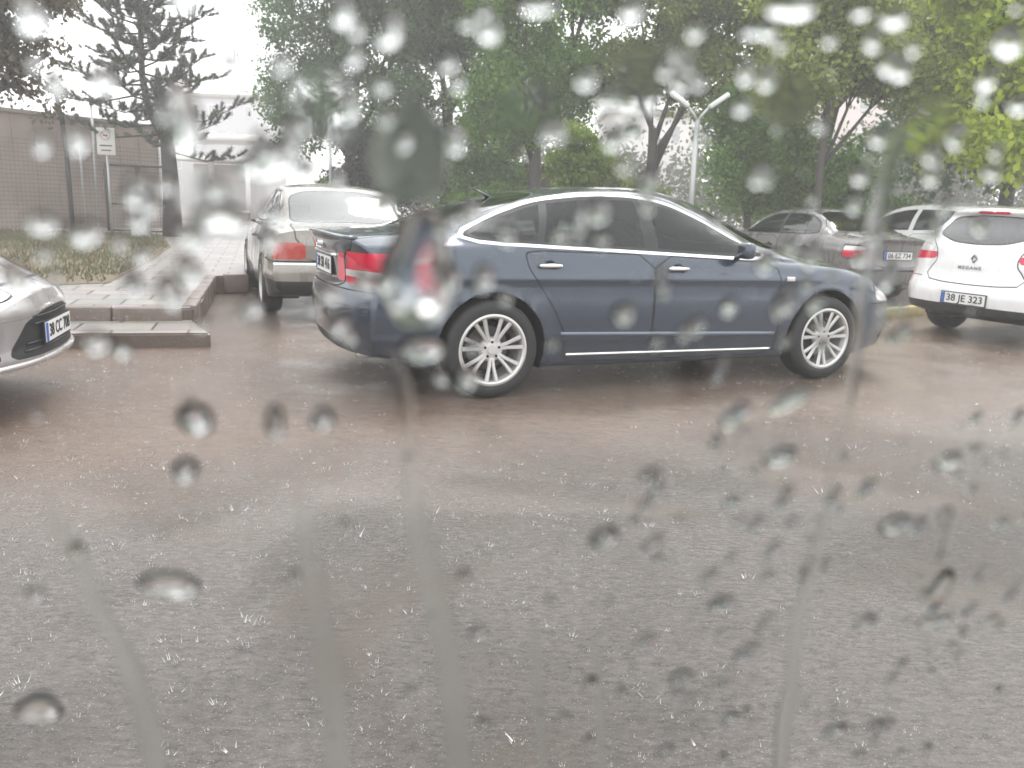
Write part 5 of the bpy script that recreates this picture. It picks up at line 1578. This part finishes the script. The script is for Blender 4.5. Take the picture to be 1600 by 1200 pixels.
LB = {
    4: 'large bright smeared raindrop on the glass before the pine trunk', 5: 'bright slanting raindrop on the glass beside the beige saloon roof',
    6: 'wide blurred raindrop on the glass at the foot of the pine', 30: 'large white raindrop on the glass at the top edge above the lamp',
    28: 'white slanting raindrop on the glass just above the lamp heads', 62: 'ring-shaped raindrop on the glass over the ground below the beige saloon',
    66: 'broad arched raindrop on the glass over the lower left ground', 67: 'broad flat raindrop on the glass at the lower left corner',
    71: 'long slanting raindrop on the glass under the front wheel of the blue saloon', 101: 'dark tall raindrop shaped like a wedge at the lower right',
    57: 'broad blurred raindrop on the glass at the blue saloon rear wheel', 34: 'bright raindrop on the glass at the top right corner'}
rd = random.Random(77)
DROPS = [(u, v, ru * (1.15 if u < -.03 and v > -.03 else 1.1 if v > -.03 else 1), rv * (1.15 if u < -.03 and v > -.03 else 1.1 if v > -.03 else 1), a) for u, v, ru, rv, a in DROPS]
for _ in range(105):      # more of the same over trees and cars
    k = .0010 + .0011 * rd.random() ** 1.5
    DROPS.append((rd.uniform(-.08, .095), rd.uniform(-.030, .032), k, k * rd.uniform(1, 1.5), rd.uniform(-15, 15)))
for _ in range(70):      # and over the ground at the lower right
    k = .0008 + .0009 * rd.random() ** 1.5; u = rd.uniform(.03, .17)
    DROPS.append((u, rd.uniform(-.17, -.045) - (u - .03) * .1, k, k * rd.uniform(1.1, 2), rd.uniform(10, 35)))
for i, (u, v, ru, rv, ang) in enumerate(DROPS):
    if ru > rv: ang = -ang
    if v < -.040 and u > .03: ru, rv = (ru * 1.12, rv * .88) if ru > rv else (ru * .84, rv * 1.1)
    top = v > -.036
    rad = min(ru, rv)
    o = obj('raindrop', drop_mesh(ru * 1.08, rv * 1.08, ang, rad * (.80 if top else 1.2), 200 + i, .15 if rv > ru * 1.3 else 0), M['water'])
    place(o, u, v)
    if i in LB: tag(o, LB[i], 'raindrop', 'raindrops on the window glass')
    elif v > -.004: tag(o, 'small pale blurred raindrop on the glass in front of trees and sky', 'raindrop', 'pale raindrops before the trees')
    elif v > -.040: tag(o, 'small blurred raindrop on the glass in front of the parked cars', 'raindrop', 'raindrops before the cars')
    elif u < .03: tag(o, 'small faint raindrop on the glass over the ground at left and centre', 'raindrop', 'faint raindrops over the ground')
    else: tag(o, 'small dark-edged slanting raindrop on the glass over the ground at lower right', 'raindrop', 'dark-edged raindrops over the ground')
for (u, v, ru, rv, hh, lab) in ((-.0172, -.0132, .0070, .0115, .0030, 'largest raindrop, twisting the tail lights of the blue saloon'), (-.0194, .0080, .0062, .0092, .0006, 'large flat raindrop smearing the trees green above the boot')):
    o = obj('raindrop', drop_mesh(ru, rv, 6, hh, 901 + int(rv * 1e4), .3), M['smear'] if hh < .001 else M['water']); place(o, u, v)
    tag(o, lab, 'raindrop', 'raindrops on the window glass')


def runnel(path, hfac, label, seed):
    rd = random.Random(seed)
    L = [Vector((p[0], p[1])) for p in path]; wd_ = [p[2] for p in path]
    n = 70; ts = np.linspace(0, len(L) - 1, n)
    def cr(vals, t):
        i = min(int(t), len(vals) - 2); f = t - i
        p0, p1, p2, p3 = vals[max(0, i - 1)], vals[i], vals[i + 1], vals[min(len(vals) - 1, i + 2)]
        return .5 * ((2 * p1) + (p2 - p0) * f + (2 * p0 - 5 * p1 + 4 * p2 - p3) * f * f + (3 * p1 - p0 - 3 * p2 + p3) * f ** 3)
    C = [cr(L, t) for t in ts]; Wd = [max(.0004, cr(wd_, t) * .80 * (1 + .12 * math.sin(t * 4.1 + seed) + rd.uniform(-.04, .04))) for t in ts]
    Wd[0] *= .25; Wd[1] *= .7
    m_ = 12; vs, fs = [], []
    for i, c in enumerate(C):
        a = C[max(0, i - 1)]; b = C[min(n - 1, i + 1)]; t = (b - a).normalized(); s = Vector((-t.y, t.x))
        for k in range(m_ + 1):
            th = math.pi * k / m_
            q = c + s * math.cos(th) * Wd[i]
            vs.append((q.x, q.y, math.sin(th) ** 1.5 * Wd[i] * hfac))
    for i in range(n - 1):
        for k in range(m_):
            a = i * (m_ + 1) + k
            fs.append((a, a + 1, a + m_ + 2, a + m_ + 1))
        a = i * (m_ + 1)
        fs.append((a, a + m_ + 1, a + 2 * m_ + 1, a + m_))
    fs.append(tuple(range(m_ + 1))); fs.append(tuple((n - 1) * (m_ + 1) + k for k in range(m_, -1, -1)))
    me = bpy.data.meshes.new('runnel'); me.from_pydata(vs, [], fs)
    bm = bmesh.new(); bm.from_mesh(me); bmesh.ops.recalc_face_normals(bm, faces=bm.faces)
    for f in bm.faces: f.smooth = not all(abs(v.co.z) < 1e-7 for v in f.verts) and len(f.verts) == 4
    bm.to_mesh(me); bm.free()
    o = obj('water_runnel', me, M['film']); place(o, 0, 0)
    tag(o, label, 'water streak', 'streaks of water running down the window')


RL = [('winding water streak running down the glass at the lower left', .15), ('broad water streak running down the glass from below the blue saloon', .10), ('long narrow water streak down the right side past the front wheel', .16),
      ('short dark water streak above the wedge-shaped drop', .4), ('faint broad water streak between the two left streaks', .03), ('faint narrow water streak at the bottom centre', .14), ('faintest short water streak right of the bottom centre one', .14)]
for k, (p, (lb, hf)) in enumerate(zip(RUNS, RL)): runnel(p, hf, lb, 40 + k)

# broad thin sheets of water that bend the view without beading up
rd = random.Random(31)
SH = [(-.052, -.001, 'thin water sheet on the glass warping the foot of the pine'), (.046, .021, 'thin water sheet on the glass warping the olive tree'),
      (.075, .018, 'thin water sheet on the glass warping the yellow-green maple'), (-.033, .015, 'thin water sheet on the glass warping the dusky leftmost tall tree'),
      (.0, .017, 'thin water sheet on the glass warping the tree above the blue roof'), (.018, .022, 'thin water sheet on the glass warping the crowns left of the lamp')]
for i, (u, v, lb) in enumerate(SH):
    ru = rd.uniform(.0045, .0065); rv = ru * rd.uniform(1.0, 1.4)
    o = obj('water_sheet', drop_mesh(ru, rv, rd.uniform(-12, 12), ru * rd.uniform(.010, .016), 700 + i * 7, .3), M['water']); place(o, u, v, .0001)
    tag(o, lb, 'water sheet', 'thin sheets of water on the window glass')

# the uncounted fine droplets
rd = random.Random(5); vs, fs = [], []
for _ in range(420):
    u, v = rd.uniform(-.16, .26), rd.uniform(-.22, .05)
    r_ = .0003 + .0008 * rd.random() ** 2; e = rd.uniform(1, 1.5); hh = r_ * rd.uniform(.4, .65); ns, nr = 12, 4; k0 = len(vs)
    vs.append((u, v, hh))
    for i in range(1, nr + 1):
        q = math.sin(math.pi / 2 * i / nr)
        for k in range(ns):
            t = 2 * math.pi * k / ns; vs.append((u + math.cos(t) * q * r_, v + math.sin(t) * q * r_ * e, hh * max(0, 1 - q * q) ** .72))
    for k in range(ns): fs.append((k0, k0 + 1 + k, k0 + 1 + (k + 1) % ns))
    for i in range(nr - 1):
        for k in range(ns):
            a = k0 + 1 + i * ns + k; b = k0 + 1 + i * ns + (k + 1) % ns; fs.append((a, a + ns, b + ns, b))
    fs.append(tuple(k0 + 1 + (nr - 1) * ns + k for k in range(ns - 1, -1, -1)))
me = bpy.data.meshes.new('fine'); me.from_pydata(vs, [], fs); finish(me, True)
me.polygons.foreach_set('use_smooth', [len(p.vertices) < 5 for p in me.polygons])
o = obj('fine_droplets', me, M['water']); place(o, 0, 0); tag(o, 'fine specks of rain scattered over the window glass', kind='stuff')

# ------------------------------------------------------------------ the rain-filled air
hz = bpy.data.materials.new('haze'); hz.use_nodes = True
n_, l_ = hz.node_tree.nodes, hz.node_tree.links; n_.remove(n_['Principled BSDF'])
pv = n_.new('ShaderNodeVolumePrincipled'); pv.inputs['Color'].default_value = (.93, .93, .92, 1); pv.inputs['Density'].default_value = .0052
l_.new(pv.outputs[0], n_['Material Output'].inputs['Volume'])
mb = MB(); mb.box((0, 60, 14.5), (300, 180, 31))
tag(obj('haze', mb.mesh('haze'), hz), 'pale rain mist filling the air', kind='stuff')
